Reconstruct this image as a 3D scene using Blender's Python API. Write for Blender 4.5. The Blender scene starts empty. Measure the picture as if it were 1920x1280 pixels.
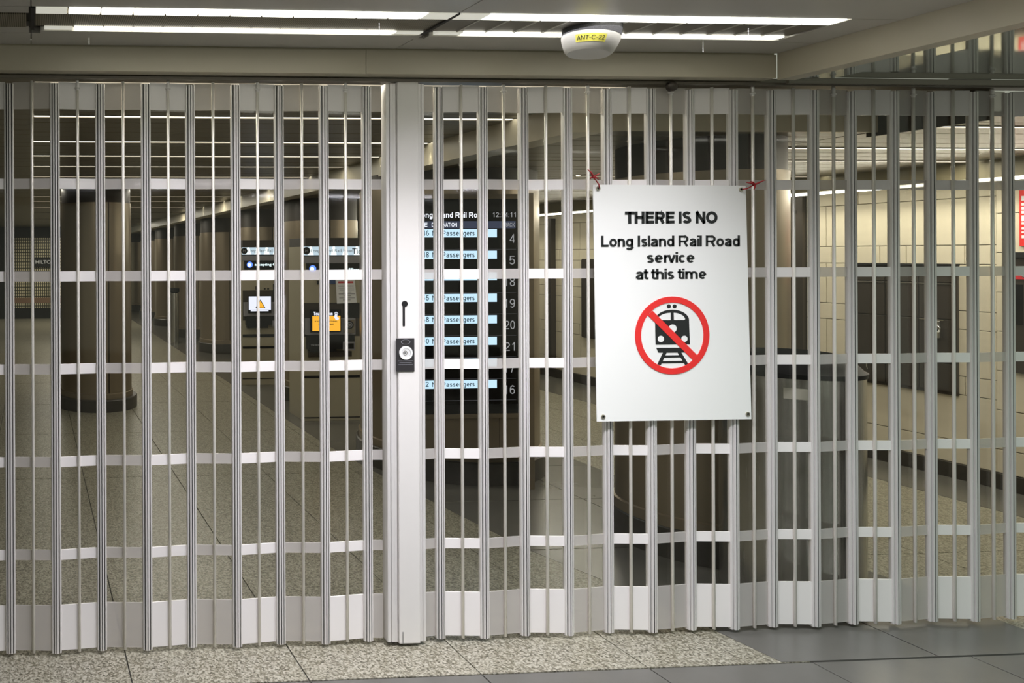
import bpy, bmesh, math, random
from mathutils import Vector, Matrix
random.seed(7)
S = bpy.context.scene
COL = S.collection

# ------------------------------------------------------------------ camera
F, PX, PY, EYE = 1400.0, 141.0, 478.0, 1.51        # focal length and principal point in 1920x1280 pixels
PSI, RHO = math.atan(81 / 1400.0), 0.0040
dv = Vector((math.sin(PSI), math.cos(PSI), 0)); rv = Vector((math.cos(PSI), -math.sin(PSI), 0)); uv = Vector((0, 0, 1))
r2 = rv * math.cos(RHO) - uv * math.sin(RHO); u2 = uv * math.cos(RHO) + rv * math.sin(RHO)
cam = bpy.data.cameras.new('camera'); camo = bpy.data.objects.new('camera', cam); COL.objects.link(camo)
m3 = Matrix((r2, u2, -dv)).transposed()
camo.matrix_world = Matrix.Translation((0, 0, EYE)) @ m3.to_4x4()
cam.sensor_fit = 'HORIZONTAL'; cam.sensor_width = 36; cam.lens = F / 1920 * 36
cam.shift_x = (960 - PX) / 1920; cam.shift_y = (PY - 640) / 1920
cam.clip_start = 0.05; cam.clip_end = 100
S.camera = camo
# ------------------------------------------------------------------ world, exposure
S.view_settings.view_transform = 'Standard'; S.view_settings.look = 'None'
S.view_settings.exposure = 0.34; S.view_settings.gamma = 1.0; S.view_settings.use_curve_mapping = False
W = bpy.data.worlds.new('world'); S.world = W; W.use_nodes = True
bgn = W.node_tree.nodes['Background']; bgn.inputs[0].default_value = (0.88, 0.92, 0.76, 1); bgn.inputs[1].default_value = 0.30

# real-world measurements read off the photograph
def ray(x, y): return dv + r2 * ((x - PX) / F) + u2 * ((PY - y) / F)
def atY(x, y, Y):
    k = ray(x, y); return Vector((0, 0, EYE)) + k * (Y / k.y)
def atX(x, y, X):
    k = ray(x, y); return Vector((0, 0, EYE)) + k * (X / k.x)
D = 2.82            # distance of the gate line
ZF = 2.28           # ceiling on the near side
ZH = 2.19           # ceiling of the hall
ZR = 2.07           # lower ceiling right of the beam

def area(name, loc, sx, sy, power, col=(1, .97, .88), rot=(0, 0, 0), spread=math.pi):
    l = bpy.data.lights.new(name, 'AREA'); l.shape = 'RECTANGLE'; l.size = sx; l.size_y = sy; l.energy = power; l.color = col
    l.spread = spread
    o = bpy.data.objects.new(name, l); o.location = loc; o.rotation_euler = rot; COL.objects.link(o); return o

# ------------------------------------------------------------------ materials
MATS = {}
def principled(name, col, rough=.5, metal=0, spec=.5, noise=0, nscale=20, bump=0, bscale=60, emit=None, estr=0, coord='Object', stretch=None, rnoise=0):
    m = bpy.data.materials.new(name); m.use_nodes = True; nt = m.node_tree; b = nt.nodes['Principled BSDF']
    b.inputs['Base Color'].default_value = (*col, 1); b.inputs['Roughness'].default_value = rough
    b.inputs['Metallic'].default_value = metal; b.inputs['Specular IOR Level'].default_value = spec
    if emit: b.inputs['Emission Color'].default_value = (*emit, 1); b.inputs['Emission Strength'].default_value = estr
    if noise or bump or rnoise:
        tc = nt.nodes.new('ShaderNodeTexCoord'); mp = nt.nodes.new('ShaderNodeMapping')
        nt.links.new(tc.outputs[coord], mp.inputs[0])
        if stretch: mp.inputs['Scale'].default_value = stretch
        if noise or rnoise:
            n = nt.nodes.new('ShaderNodeTexNoise'); n.inputs['Scale'].default_value = nscale; n.inputs['Detail'].default_value = 4
            nt.links.new(mp.outputs[0], n.inputs['Vector'])
            if noise:
                mx = nt.nodes.new('ShaderNodeMixRGB'); mx.inputs[1].default_value = (*[c * (1 - noise) for c in col], 1)
                mx.inputs[2].default_value = (*[min(1, c * (1 + noise)) for c in col], 1)
                nt.links.new(n.outputs['Fac'], mx.inputs[0]); nt.links.new(mx.outputs[0], b.inputs['Base Color'])
            if rnoise:
                mr = nt.nodes.new('ShaderNodeMapRange'); mr.inputs['To Min'].default_value = max(0, rough - rnoise); mr.inputs['To Max'].default_value = rough + rnoise
                nt.links.new(n.outputs['Fac'], mr.inputs['Value']); nt.links.new(mr.outputs[0], b.inputs['Roughness'])
        if bump:
            n2 = nt.nodes.new('ShaderNodeTexNoise'); n2.inputs['Scale'].default_value = bscale; n2.inputs['Detail'].default_value = 3
            nt.links.new(mp.outputs[0], n2.inputs['Vector'])
            bp = nt.nodes.new('ShaderNodeBump'); bp.inputs['Strength'].default_value = bump; bp.inputs['Distance'].default_value = .002
            nt.links.new(n2.outputs['Fac'], bp.inputs['Height']); nt.links.new(bp.outputs[0], b.inputs['Normal'])
    MATS[name] = m; return m
def emission(name, col, s):
    m = bpy.data.materials.new(name); m.use_nodes = True; nt = m.node_tree; nt.nodes.clear()
    e = nt.nodes.new('ShaderNodeEmission'); o = nt.nodes.new('ShaderNodeOutputMaterial'); e.inputs[0].default_value = (*col, 1); e.inputs[1].default_value = s
    nt.links.new(e.outputs[0], o.inputs[0]); MATS[name] = m; return m
def srgb(r, g, b):
    f = lambda c: (c / 255 / 12.92) if c / 255 <= .04045 else ((c / 255 + .055) / 1.055) ** 2.4
    return (f(r), f(g), f(b))

ALU = principled('satin_aluminium', (.74, .72, .69), .40, .3, noise=.02, nscale=8, stretch=(4, 4, 1))
ROD = principled('steel_rod', (.80, .77, .70), .32, .35)
BAND = principled('white_vinyl', (.80, .77, .74), .34, 0, .5, noise=.02, nscale=6)
def frosted():
    m = principled('frosted_vinyl', (.74, .71, .68), .34); nt = m.node_tree; b = nt.nodes['Principled BSDF']; o = nt.nodes['Material Output']
    t = nt.nodes.new('ShaderNodeBsdfTransparent'); t.inputs[0].default_value = (.9, .88, .85, 1); mx = nt.nodes.new('ShaderNodeMixShader'); mx.inputs[0].default_value = .44
    nt.links.new(t.outputs[0], mx.inputs[1]); nt.links.new(b.outputs[0], mx.inputs[2]); nt.links.new(mx.outputs[0], o.inputs[0]); return m
FROST = frosted()
POST = principled('painted_post', (.74, .72, .68), .42, .1, noise=.03, nscale=5)
DARKGAP = principled('dark_rubber', (.03, .027, .024), .7)
BLACK = principled('black_plastic', (.008, .008, .008), .6, 0, .3)
BLACKGL = principled('black_glass', (.004, .004, .005), .12)
HEADER = principled('beige_enamel', (.56, .51, .39), .38, 0, .5, noise=.03, nscale=3)
CEILM = principled('grey_ceiling_panel', (.54, .52, .47), .28, .15, noise=.03, nscale=2)
CEILG = principled('glossy_ceiling_panel', (.60, .65, .59), .06, .9, bump=.015, bscale=3)
PLANK = principled('metal_plank', (.20, .175, .125), .36, .35, noise=.14, nscale=4, stretch=(1, 20, 1))
PLANK2 = principled('dark_joint', (.05, .045, .035), .6)
TRACK = principled('track_metal', (.22, .20, .17), .35, .7)
COLM = principled('bronze_cladding', (.265, .218, .155), .33, .55, noise=.06, nscale=3, stretch=(2, 2, .6))
COLD = principled('column_collar_dark', (.035, .026, .02), .45, .1)
PLINTH = principled('dark_plinth', (.045, .04, .033), .35, noise=.3, nscale=30)
SLATE = principled('slate_tile', (.105, .102, .09), .26, 0, .5, noise=.12, nscale=5)
GROUT = principled('grout', (.03, .028, .022), .8)
WTILE = principled('travertine_tile', (.70, .64, .50), .42, 0, .4, noise=.08, nscale=7, stretch=(1, 1, 3), bump=.03, bscale=60)
WGROUT = principled('tile_joint', (.22, .18, .12), .8)
OLIVE = principled('olive_soffit', (.36, .32, .2), .45, noise=.05, nscale=3)
CABM = principled('brown_metal', (.06, .05, .04), .4, .4, noise=.15, nscale=6)
STEEL = principled('stainless', (.46, .45, .42), .24, .9, noise=.1, nscale=5, stretch=(30, 30, .4), rnoise=.1)
CHROME = principled('chrome', (.75, .75, .74), .15, 1)
SIGNW = principled('sign_white', (.80, .81, .765), .45, noise=.012, nscale=4)
INK = principled('sign_ink', (.012, .014, .013), .5)
RED = principled('sign_red', srgb(222, 45, 42), .5)
RIBBON = principled('red_cord', (.33, .01, .015), .6)
BRASS = principled('grommet', (.55, .52, .42), .3, .9)
FOAM = principled('dark_foam', (.05, .05, .052), .9, noise=.8, nscale=300)
DOME = principled('dome_plastic', (.60, .585, .53), .4, noise=.03, nscale=12)
YELLOW = principled('yellow_label', (.72, .66, .10), .6)
MBODY = principled('machine_panel', (.38, .345, .25), .45, .2, noise=.05, nscale=8)
MGREY = principled('machine_grey', (.30, .30, .33), .35, .3)
PAPER = principled('paper', (.75, .76, .78), .7)
REDP = principled('red_print', (.55, .02, .03), .6)
TAPE = principled('label_tape', (.42, .40, .34), .35)
LENS = emission('lamp_lens', (1, .985, .87), 3.4)
LENSDIM = principled('lamp_lens_unlit', (.75, .76, .66), .4, emit=(1, .98, .85), estr=.35)
LENSH = emission('hall_lamp_lens', (1, .96, .83), 3.2)
SBAR = emission('screen_bar', (.56, .80, 1.0), .95)
SDARK = emission('screen_head', (.10, .12, .2), .35)
STXT = emission('screen_white', (.85, .88, 1.0), 1.1)
STXTD = emission('screen_dim', (.6, .6, .62), .45)
SINK = principled('screen_ink', (.05, .16, .25), .5)
SLINE = emission('screen_line', (.25, .25, .27), .3)
LITSIGN = emission('lit_sign', (.62, .78, .90), .75)
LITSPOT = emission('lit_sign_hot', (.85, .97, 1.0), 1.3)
BLUELED = emission('blue_led', (.10, .22, 1.0), 1.6)
LEDTXT = emission('led_text', (.75, .95, 1.0), 1.4)
ORANGE = emission('screen_orange', srgb(245, 178, 55), .95)
WSCREEN = emission('screen_plain', (.80, .83, 1.0), .95)
COVE = emission('cove_lamp', (1, .96, .80), 5.0)

def terrazzo():
    m = bpy.data.materials.new('terrazzo'); m.use_nodes = True; nt = m.node_tree; b = nt.nodes['Principled BSDF']
    tc = nt.nodes.new('ShaderNodeTexCoord'); v = nt.nodes.new('ShaderNodeTexVoronoi'); v.inputs['Scale'].default_value = 150
    n = nt.nodes.new('ShaderNodeTexNoise'); n.inputs['Scale'].default_value = 110; n.inputs['Detail'].default_value = 5; n.inputs['Roughness'].default_value = .75
    nt.links.new(tc.outputs['Object'], v.inputs['Vector']); nt.links.new(tc.outputs['Object'], n.inputs['Vector'])
    mx = nt.nodes.new('ShaderNodeMath'); mx.operation = 'ADD'
    sp = nt.nodes.new('ShaderNodeSeparateColor'); nt.links.new(v.outputs['Color'], sp.inputs[0])
    mu = nt.nodes.new('ShaderNodeMath'); mu.operation = 'MULTIPLY'; mu.inputs[1].default_value = .55
    nt.links.new(sp.outputs[0], mu.inputs[0]); nt.links.new(mu.outputs[0], mx.inputs[0]); nt.links.new(n.outputs['Fac'], mx.inputs[1])
    cr = nt.nodes.new('ShaderNodeValToRGB'); e = cr.color_ramp.elements
    e[0].position = .40; e[0].color = (.036, .032, .02, 1); e[1].position = 1.0; e[1].color = (.36, .345, .275, 1)
    k = e.new(.68); k.color = (.17, .157, .11, 1)
    nt.links.new(mx.outputs[0], cr.inputs[0]); nt.links.new(cr.outputs[0], b.inputs['Base Color'])
    b.inputs['Roughness'].default_value = .33
    MATS['terrazzo'] = m; return m
TERR = terrazzo()
def clear():
    m = bpy.data.materials.new('clear_polycarbonate'); m.use_nodes = True; nt = m.node_tree; nt.nodes.clear()
    t = nt.nodes.new('ShaderNodeBsdfTransparent'); t.inputs[0].default_value = (.965, .965, .95, 1)
    g = nt.nodes.new('ShaderNodeBsdfGlossy'); g.inputs[0].default_value = (1, 1, 1, 1); g.inputs['Roughness'].default_value = .04
    lw = nt.nodes.new('ShaderNodeLayerWeight'); lw.inputs[0].default_value = .5
    pw = nt.nodes.new('ShaderNodeMath'); pw.operation = 'POWER'; pw.inputs[1].default_value = 5
    fr = nt.nodes.new('ShaderNodeMath'); fr.operation = 'MULTIPLY_ADD'; fr.inputs[1].default_value = .96; fr.inputs[2].default_value = .018
    nt.links.new(lw.outputs['Facing'], pw.inputs[0]); nt.links.new(pw.outputs[0], fr.inputs[0])
    mx = nt.nodes.new('ShaderNodeMixShader'); o = nt.nodes.new('ShaderNodeOutputMaterial')
    nt.links.new(fr.outputs[0], mx.inputs[0]); nt.links.new(t.outputs[0], mx.inputs[1]); nt.links.new(g.outputs[0], mx.inputs[2]); nt.links.new(mx.outputs[0], o.inputs[0])
    MATS['clear'] = m; return m
CLEAR = clear()
def louvre():
    m = principled('louvre_mesh', (.30, .27, .21), .35, .5); nt = m.node_tree; b = nt.nodes['Principled BSDF']
    tc = nt.nodes.new('ShaderNodeTexCoord'); w = nt.nodes.new('ShaderNodeTexWave'); w.inputs['Scale'].default_value = 45; w.bands_direction = 'X'
    nt.links.new(tc.outputs['Object'], w.inputs['Vector'])
    cr = nt.nodes.new('ShaderNodeValToRGB'); cr.color_ramp.elements[0].color = (.06, .05, .035, 1); cr.color_ramp.elements[1].color = (.33, .29, .21, 1)
    nt.links.new(w.outputs['Fac'], cr.inputs[0]); nt.links.new(cr.outputs[0], b.inputs['Base Color']); return m
LOUV = louvre()
def gridtile():
    m = principled('small_cream_tile', (.6, .56, .42), .4); nt = m.node_tree; b = nt.nodes['Principled BSDF']
    tc = nt.nodes.new('ShaderNodeTexCoord'); mp = nt.nodes.new('ShaderNodeMapping'); mp.inputs['Rotation'].default_value = (math.pi / 2, 0, 0)
    br = nt.nodes.new('ShaderNodeTexBrick'); br.offset = 0; br.inputs['Scale'].default_value = 1
    br.inputs['Color1'].default_value = (.72, .66, .44, 1); br.inputs['Color2'].default_value = (.62, .56, .36, 1); br.inputs['Mortar'].default_value = (.03, .03, .02, 1)
    br.inputs['Mortar Size'].default_value = .012; br.inputs['Brick Width'].default_value = .05; br.inputs['Row Height'].default_value = .075
    nt.links.new(tc.outputs['Object'], mp.inputs[0]); nt.links.new(mp.outputs[0], br.inputs['Vector']); nt.links.new(br.outputs['Color'], b.inputs['Base Color']); return m
GRID = gridtile()

# ------------------------------------------------------------------ helpers
def link(name, bm_or_mesh, mat, parent=None, smooth=False):
    if isinstance(bm_or_mesh, bmesh.types.BMesh):
        me = bpy.data.meshes.new(name); bm_or_mesh.to_mesh(me); bm_or_mesh.free()
    else: me = bm_or_mesh
    if mat is not None and not me.materials: me.materials.append(mat)
    if smooth:
        for p in me.polygons: p.use_smooth = True
    o = bpy.data.objects.new(name, me); COL.objects.link(o)
    if parent: o.parent = parent
    return o
def tag(o, label, cat, group=None):
    o['label'] = label; o['category'] = cat
    if group: o['group'] = group
    return o
def thing(name, label, cat, loc=(0, 0, 0), group=None):
    o = bpy.data.objects.new(name, None); COL.objects.link(o); o.location = loc; o.empty_display_size = .1
    return tag(o, label, cat, group)
def struct(o, label=None):
    o['kind'] = 'structure'
    if label: o['label'] = label
    return o
def bmbox(x0, x1, y0, y1, z0, z1, bev=0, bm=None):
    bm = bm or bmesh.new()
    r = bmesh.ops.create_cube(bm, size=1)
    for v in r['verts']:
        v.co = Vector((x0 + (v.co.x + .5) * (x1 - x0), y0 + (v.co.y + .5) * (y1 - y0), z0 + (v.co.z + .5) * (z1 - z0)))
    if bev: bmesh.ops.bevel(bm, geom=[e for e in bm.edges if all(v in r['verts'] for v in e.verts)], offset=bev, segments=2, affect='EDGES', profile=.5)
    return bm
def box(name, x0, x1, y0, y1, z0, z1, mat, parent=None, bev=0, off=None):
    """box in world coordinates; made local to the parent's location"""
    if parent is not None:
        L = parent.location if parent.parent is None else parent.parent.location + parent.location
        x0, x1, y0, y1, z0, z1 = x0 - L.x, x1 - L.x, y0 - L.y, y1 - L.y, z0 - L.z, z1 - L.z
    return link(name, bmbox(x0, x1, y0, y1, z0, z1, bev), mat, parent)
def bmlathe(prof, n=48, bm=None, cap=True):
    bm = bm or bmesh.new(); rings = []
    for r, z in prof:
        rings.append([bm.verts.new((r * math.cos(2 * math.pi * i / n), r * math.sin(2 * math.pi * i / n), z)) for i in range(n)])
    for a, b in zip(rings, rings[1:]):
        for i in range(n): bm.faces.new((a[i], a[(i + 1) % n], b[(i + 1) % n], b[i]))
    if cap:
        bm.faces.new(list(reversed(rings[0]))); bm.faces.new(rings[-1])
    bmesh.ops.recalc_face_normals(bm, faces=bm.faces); return bm
def autosmooth(o, ang=35):
    me = o.data
    for p in me.polygons: p.use_smooth = True
    bm = bmesh.new(); bm.from_mesh(me)
    for e in bm.edges:
        if len(e.link_faces) == 2 and e.calc_face_angle(0) > math.radians(ang): e.smooth = False
    bm.to_mesh(me); bm.free(); return o
def lathe(name, prof, mat, parent, n=48, loc=(0, 0, 0)):
    o = link(name, bmlathe(prof, n), mat, parent); o.location = loc; return autosmooth(o)
def bmprism(pts, z0, z1, bm=None):
    """polygon in XY extruded along Z"""
    bm = bm or bmesh.new()
    a = [bm.verts.new((x, y, z0)) for x, y in pts]; b = [bm.verts.new((x, y, z1)) for x, y in pts]
    n = len(pts)
    bm.faces.new(list(reversed(a))); bm.faces.new(b)
    for i in range(n): bm.faces.new((a[i], a[(i + 1) % n], b[(i + 1) % n], b[i]))
    bmesh.ops.recalc_face_normals(bm, faces=bm.faces); return bm
def face_prism(name, pts, y0, y1, mat, parent=None, loc=(0, 0, 0)):
    """polygon in XZ extruded along Y (flat print or plate facing -Y)"""
    bm = bmesh.new(); a = [bm.verts.new((x, y0, z)) for x, z in pts]; b = [bm.verts.new((x, y1, z)) for x, z in pts]; n = len(pts)
    bm.faces.new(a); bm.faces.new(list(reversed(b)))
    for i in range(n): bm.faces.new((a[i], b[i], b[(i + 1) % n], a[(i + 1) % n]))
    bmesh.ops.recalc_face_normals(bm, faces=bm.faces)
    o = link(name, bm, mat, parent); o.location = loc; return o
def circ(cx, cz, r, n=40, a0=0, a1=2 * math.pi):
    full = abs(a1 - a0 - 2 * math.pi) < 1e-6; k = n if full else n + 1
    return [(cx + r * math.cos(a0 + (a1 - a0) * i / n), cz + r * math.sin(a0 + (a1 - a0) * i / n)) for i in range(k)]
def ring(name, cx, cz, ro, ri, y0, y1, mat, parent, n=64):
    bm = bmesh.new(); V = []
    for i in range(n):
        a = 2 * math.pi * i / n; c, s = math.cos(a), math.sin(a)
        V.append([bm.verts.new((cx + r * c, y, cz + r * s)) for r, y in ((ro, y0), (ri, y0), (ri, y1), (ro, y1))])
    for i in range(n):
        p, q = V[i], V[(i + 1) % n]
        for j in range(4): bm.faces.new((p[j], p[(j + 1) % 4], q[(j + 1) % 4], q[j]))
    bmesh.ops.recalc_face_normals(bm, faces=bm.faces); return link(name, bm, mat, parent)
def tube_bm(pts, r, n=8, bm=None):
    bm = bm or bmesh.new(); pts = [Vector(p) for p in pts]; rings = []
    for i, p in enumerate(pts):
        t = (pts[min(i + 1, len(pts) - 1)] - pts[max(i - 1, 0)]).normalized()
        a = t.orthogonal().normalized() if i == 0 else (pa - t * pa.dot(t)).normalized()
        pa = a; b = t.cross(a); rr = r[i] if isinstance(r, (list, tuple)) else r
        rings.append([bm.verts.new(p + (a * math.cos(2 * math.pi * k / n) + b * math.sin(2 * math.pi * k / n)) * rr) for k in range(n)])
    for A, B in zip(rings, rings[1:]):
        for k in range(n): bm.faces.new((A[k], A[(k + 1) % n], B[(k + 1) % n], B[k]))
    bm.faces.new(list(reversed(rings[0]))); bm.faces.new(rings[-1])
    bmesh.ops.recalc_face_normals(bm, faces=bm.faces); return bm
def text(name, s, x0, x1, z0, z1, y, mat, parent, bold=0.0, depth=.0006, fit='box'):
    """lettering facing -Y whose ink fills the given box (x0..x1, z0..z1)"""
    c = bpy.data.curves.new('t', 'FONT'); c.body = s; c.size = 1; c.offset = bold; c.extrude = 0; c.resolution_u = 3
    o = bpy.data.objects.new('t', c); COL.objects.link(o)
    bpy.context.view_layer.update()
    me = bpy.data.meshes.new_from_object(o.evaluated_get(bpy.context.evaluated_depsgraph_get()))
    bpy.data.objects.remove(o); bpy.data.curves.remove(c)
    xs = [v.co.x for v in me.vertices]; ys = [v.co.y for v in me.vertices]
    sx = (x1 - x0) / (max(xs) - min(xs)); sy = (z1 - z0) / (max(ys) - min(ys)); mx, my = min(xs), min(ys)
    for v in me.vertices: v.co = Vector((x0 + (v.co.x - mx) * sx, y, z0 + (v.co.y - my) * sy))
    bm = bmesh.new(); bm.from_mesh(me); bpy.data.meshes.remove(me)
    r = bmesh.ops.extrude_face_region(bm, geom=bm.faces[:])
    for v in r['geom']:
        if isinstance(v, bmesh.types.BMVert): v.co.y += depth
    bmesh.ops.recalc_face_normals(bm, faces=bm.faces)
    return link(name, bm, mat, parent)

# ------------------------------------------------------------------ grotesque stroke lettering
def arc(cx, cy, rx, ry, a0, a1, n=None):
    n = n or max(4, int(abs(a1 - a0) / 12))
    return [(cx + rx * math.cos(math.radians(a0 + (a1 - a0) * i / n)), cy + ry * math.sin(math.radians(a0 + (a1 - a0) * i / n))) for i in range(n + 1)]
def glyph(c, w):
    """(advance, strokes) with cap height 1; strokes are centre lines"""
    h = w / 2; X = .735; sb = .085                      # x height and side bearing
    t = 1 - h; xt = X - h
    def wd(a): return sb + h, a - sb - h
    if c == ' ': return .38, []
    if c == '-': return .5, [[(.07, .42), (.43, .42)]]
    if c == ':': return .36, [[(.18, h * 2), (.18, 0)], [(.18, .70), (.18, .70 - h * 2)]]
    if c == '1': return .775, [[(.46, 0), (.46, 1)], [(.2, .76 - h * .4), (.36, .80), (.46, 1)]]
    if c == '7': l, r = wd(.775); return .775, [[(l - h, t), (r + h, t)], arc(r + .2, .0, .52, t, 180, 105)[::1] if False else [(r, t), (.47, .5), (.36, .22), (.32, 0)]]
    if c == '0': l, r = wd(.775); return .775, [arc((l + r) / 2, .5, (r - l) / 2, .5 - h, 0, 360, 36)]
    if c == '4': l, r = wd(.775); return .775, [[(.55, 0), (.55, 1)], [(.55, t - .02), (l - h * .6, .25)], [(l - h * .6, .25), (r + h * .7, .25)]]
    if c in '69':
        l, r = wd(.775); m = (l + r) / 2; rx = (r - l) / 2
        S_ = [arc(m, .32, rx, .32 - h, 0, 360, 30), [(l, .32)] + arc(m, .5, rx, .5 - h, 180, 90, 10) + arc(m, .78, rx * .92, .22 - h, 90, 25, 5)]
        if c == '9': S_ = [[(l + r - x, 1 - y) for x, y in q_] for q_ in S_]
        return .775, S_
    if c == '8': l, r = wd(.775); m = (l + r) / 2; return .775, [arc(m, .28, (r - l) / 2, .28 - h * .9, 0, 360, 28), arc(m, .77, (r - l) / 2 * .88, .23 - h * .6, 0, 360, 28)]
    if c == '5': l, r = wd(.775); m = (l + r) / 2; return .775, [[(r, t), (l + .06, t)], [(l + .06, 1), (l + .01, .46)], [(l, .5)] + arc(m - .02, .33, (r - l) / 2 + .02, .33 - h, 140, -155, 24)]
    if c == '3': l, r = wd(.775); m = (l + r) / 2; return .775, [arc(m, .29, (r - l) / 2, .29 - h, 90, -165, 22), arc(m, .77, (r - l) / 2 * .9, .23 - h, 160, -90, 20), [(m - .06, .56), (m + .02, .56)]]
    if c == '2': l, r = wd(.775); m = (l + r) / 2; return .775, [arc(m, .70, (r - l) / 2, .30 - h, 170, -20, 18) + [(r - .1, .5), (m - .02, .33), (l + .02, .16), (l, h)], [(l - h, h), (r + h, h)]]
    caps = dict(T=.85, H=1.0, E=.90, R=1.0, I=.39, S=.93, N=1.0, O=1.09, L=.78, P=.93, D=1.0, A=.93, M=1.18, K=.95, C=1.02)
    if c in caps:
        a = caps[c]; l, r = wd(a); m = a / 2
        if c == 'T': return a, [[(.03, t), (a - .03, t)], [(m, 0), (m, 1)]]
        if c == 'H': return a, [[(l, 0), (l, 1)], [(r, 0), (r, 1)], [(l, .52), (r, .52)]]
        if c == 'E': return a, [[(l, 0), (l, 1)], [(l, t), (r + h, t)], [(l, h), (r + h, h)], [(l, .53), (r + h * .6, .53)]]
        if c == 'L': return a, [[(l, 0), (l, 1)], [(l, h), (r + h, h)]]
        if c == 'I': return a, [[(m, 0), (m, 1)]]
        if c == 'N': return a, [[(l, 0), (l, 1)], [(r, 0), (r, 1)], [(l - h * .3, 1), (r + h * .3, 0)]]
        if c == 'O': return a, [arc(m, .5, m - sb * .6 - h, .5 - h + .01, 0, 360, 40)]
        if c == 'C': return a, [arc(m, .5, m - sb * .6 - h, .5 - h + .01, 38, 322, 34)]
        if c in 'PR':
            y0 = .44 if c == 'P' else .46; ry = (t - y0) / 2
            S_ = [[(l, 0), (l, 1)], [(l, t), (r - ry, t)] + arc(r - ry, y0 + ry, ry, ry, 90, -90, 14) + [(l, y0)]]
            if c == 'R': S_.append([(r - ry * 1.15, y0), (r - .015, 0)])
            return a, S_
        if c == 'D': return a, [[(l, 0), (l, 1)], [(l, t), (m - .02, t)] + arc(m - .02, .5, r - m + .02, .5 - h, 90, -90, 20) + [(l, h)]]
        if c == 'A': return a, [[(.02 + h, 0), (m - h * .2, 1)], [(a - .02 - h, 0), (m + h * .2, 1)], [(.2, .3), (a - .2, .3)]]
        if c == 'M': return a, [[(l, 0), (l, 1)], [(r, 0), (r, 1)], [(l, 1), (m, .02)], [(r, 1), (m, .02)]]
        if c == 'K': return a, [[(l, 0), (l, 1)], [(r + h, 1), (l, .36)], [(l + .22, .55), (r + h, 0)]]
        if c == 'S': return a, [arc(m, .74, (r - l) / 2 * .93, .26 - h + .005, 20, 215, 18) + [(m - .12, .55), (m + .14, .47)] + arc(m, .27, (r - l) / 2, .27 - h + .005, 38, -165, 20)]
    low = dict(o=.78, n=.775, g=.775, s=.69, l=.30, a=.775, d=.775, i=.30, e=.765, r=.44, v=.66, c=.70, t=.40, h=.775, m=1.16)
    a = low[c]; l, r = wd(a); m = a / 2; rx = (r - l) / 2; cy = X / 2; ry = cy - h + .008
    if c == 'o': return a, [arc(m, cy, rx + .01, ry, 0, 360, 32)]
    if c == 'c': return a, [arc(m, cy, rx + .01, ry, 42, 318, 28)]
    if c == 'e': return a, [[(r, cy - .005), (l, cy - .005)], arc(m, cy, rx, ry, 0, 312, 28)]
    if c in 'nh':
        S_ = [[(l, 0), (l, 1 if c == 'h' else X)], [(l, cy + .06)] + arc((l + r) / 2, xt - rx * .85, rx, rx * .85 + .008, 168, 0, 14) + [(r, 0)]]
        return a, S_
    if c == 'm':
        q_ = (r - l) / 4
        return a, [[(l, 0), (l, X)], [(l, cy + .06)] + arc(l + q_, xt - q_, q_, q_ + .008, 168, 0, 12) + [(m, 0)], [(m, cy + .06)] + arc(m + q_, xt - q_, q_, q_ + .008, 168, 0, 12) + [(r, 0)]]
    if c == 'l': return a, [[(m, 0), (m, 1)]]
    if c == 'i': return a, [[(m, 0), (m, X)], [(m, 1), (m, 1 - w * .85)]]
    if c == 'd': return a, [arc(m, cy, rx, ry, 0, 360, 30), [(r, 0), (r, 1)]]
    if c == 'g': return a, [arc(m, cy, rx, ry, 0, 360, 30), [(r, X), (r, -.06)] + arc(m, -.06, rx, .21 - h * .6, 0, -160, 14)]
    if c == 'a': return a, [[(r - .02, 0), (r - .02, X * .64)] + arc(m - .01, X * .68, rx, X * .32 - h + .008, 0, 160, 14), [(r - .02, cy + .05), (m - .02, cy + .02)] + arc(l + .17, .2, .17, .2 - h * .9, 100, 275, 12) + arc(m + .02, .24, r - m - .02, .24 - h, 268, 345, 6)]
    if c == 'r': return a, [[(l, 0), (l, X)], [(l, cy + .02)] + arc(l + .26, xt - .22, .26, .22, 168, 88, 8)]
    if c == 'v': return a, [[(.02 + h, X), (m, 0)], [(a - .02 - h, X), (m, 0)]]
    if c == 't': return a, [[(m - .03, .95), (m - .03, .2)] + arc(m + .09, .17, .12, .17 - h, 180, 275, 6) + [(a - .01, h * .95)], [(.0, X - h * .85), (a - .01, X - h * .85)]]
    if c == 's': return a, [arc(m, X * .74, rx * .93, X * .26 - h + .006, 22, 215, 14) + [(m - .1, X * .56), (m + .12, X * .46)] + arc(m, X * .265, rx, X * .265 - h + .006, 38, -160, 16)]
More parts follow.
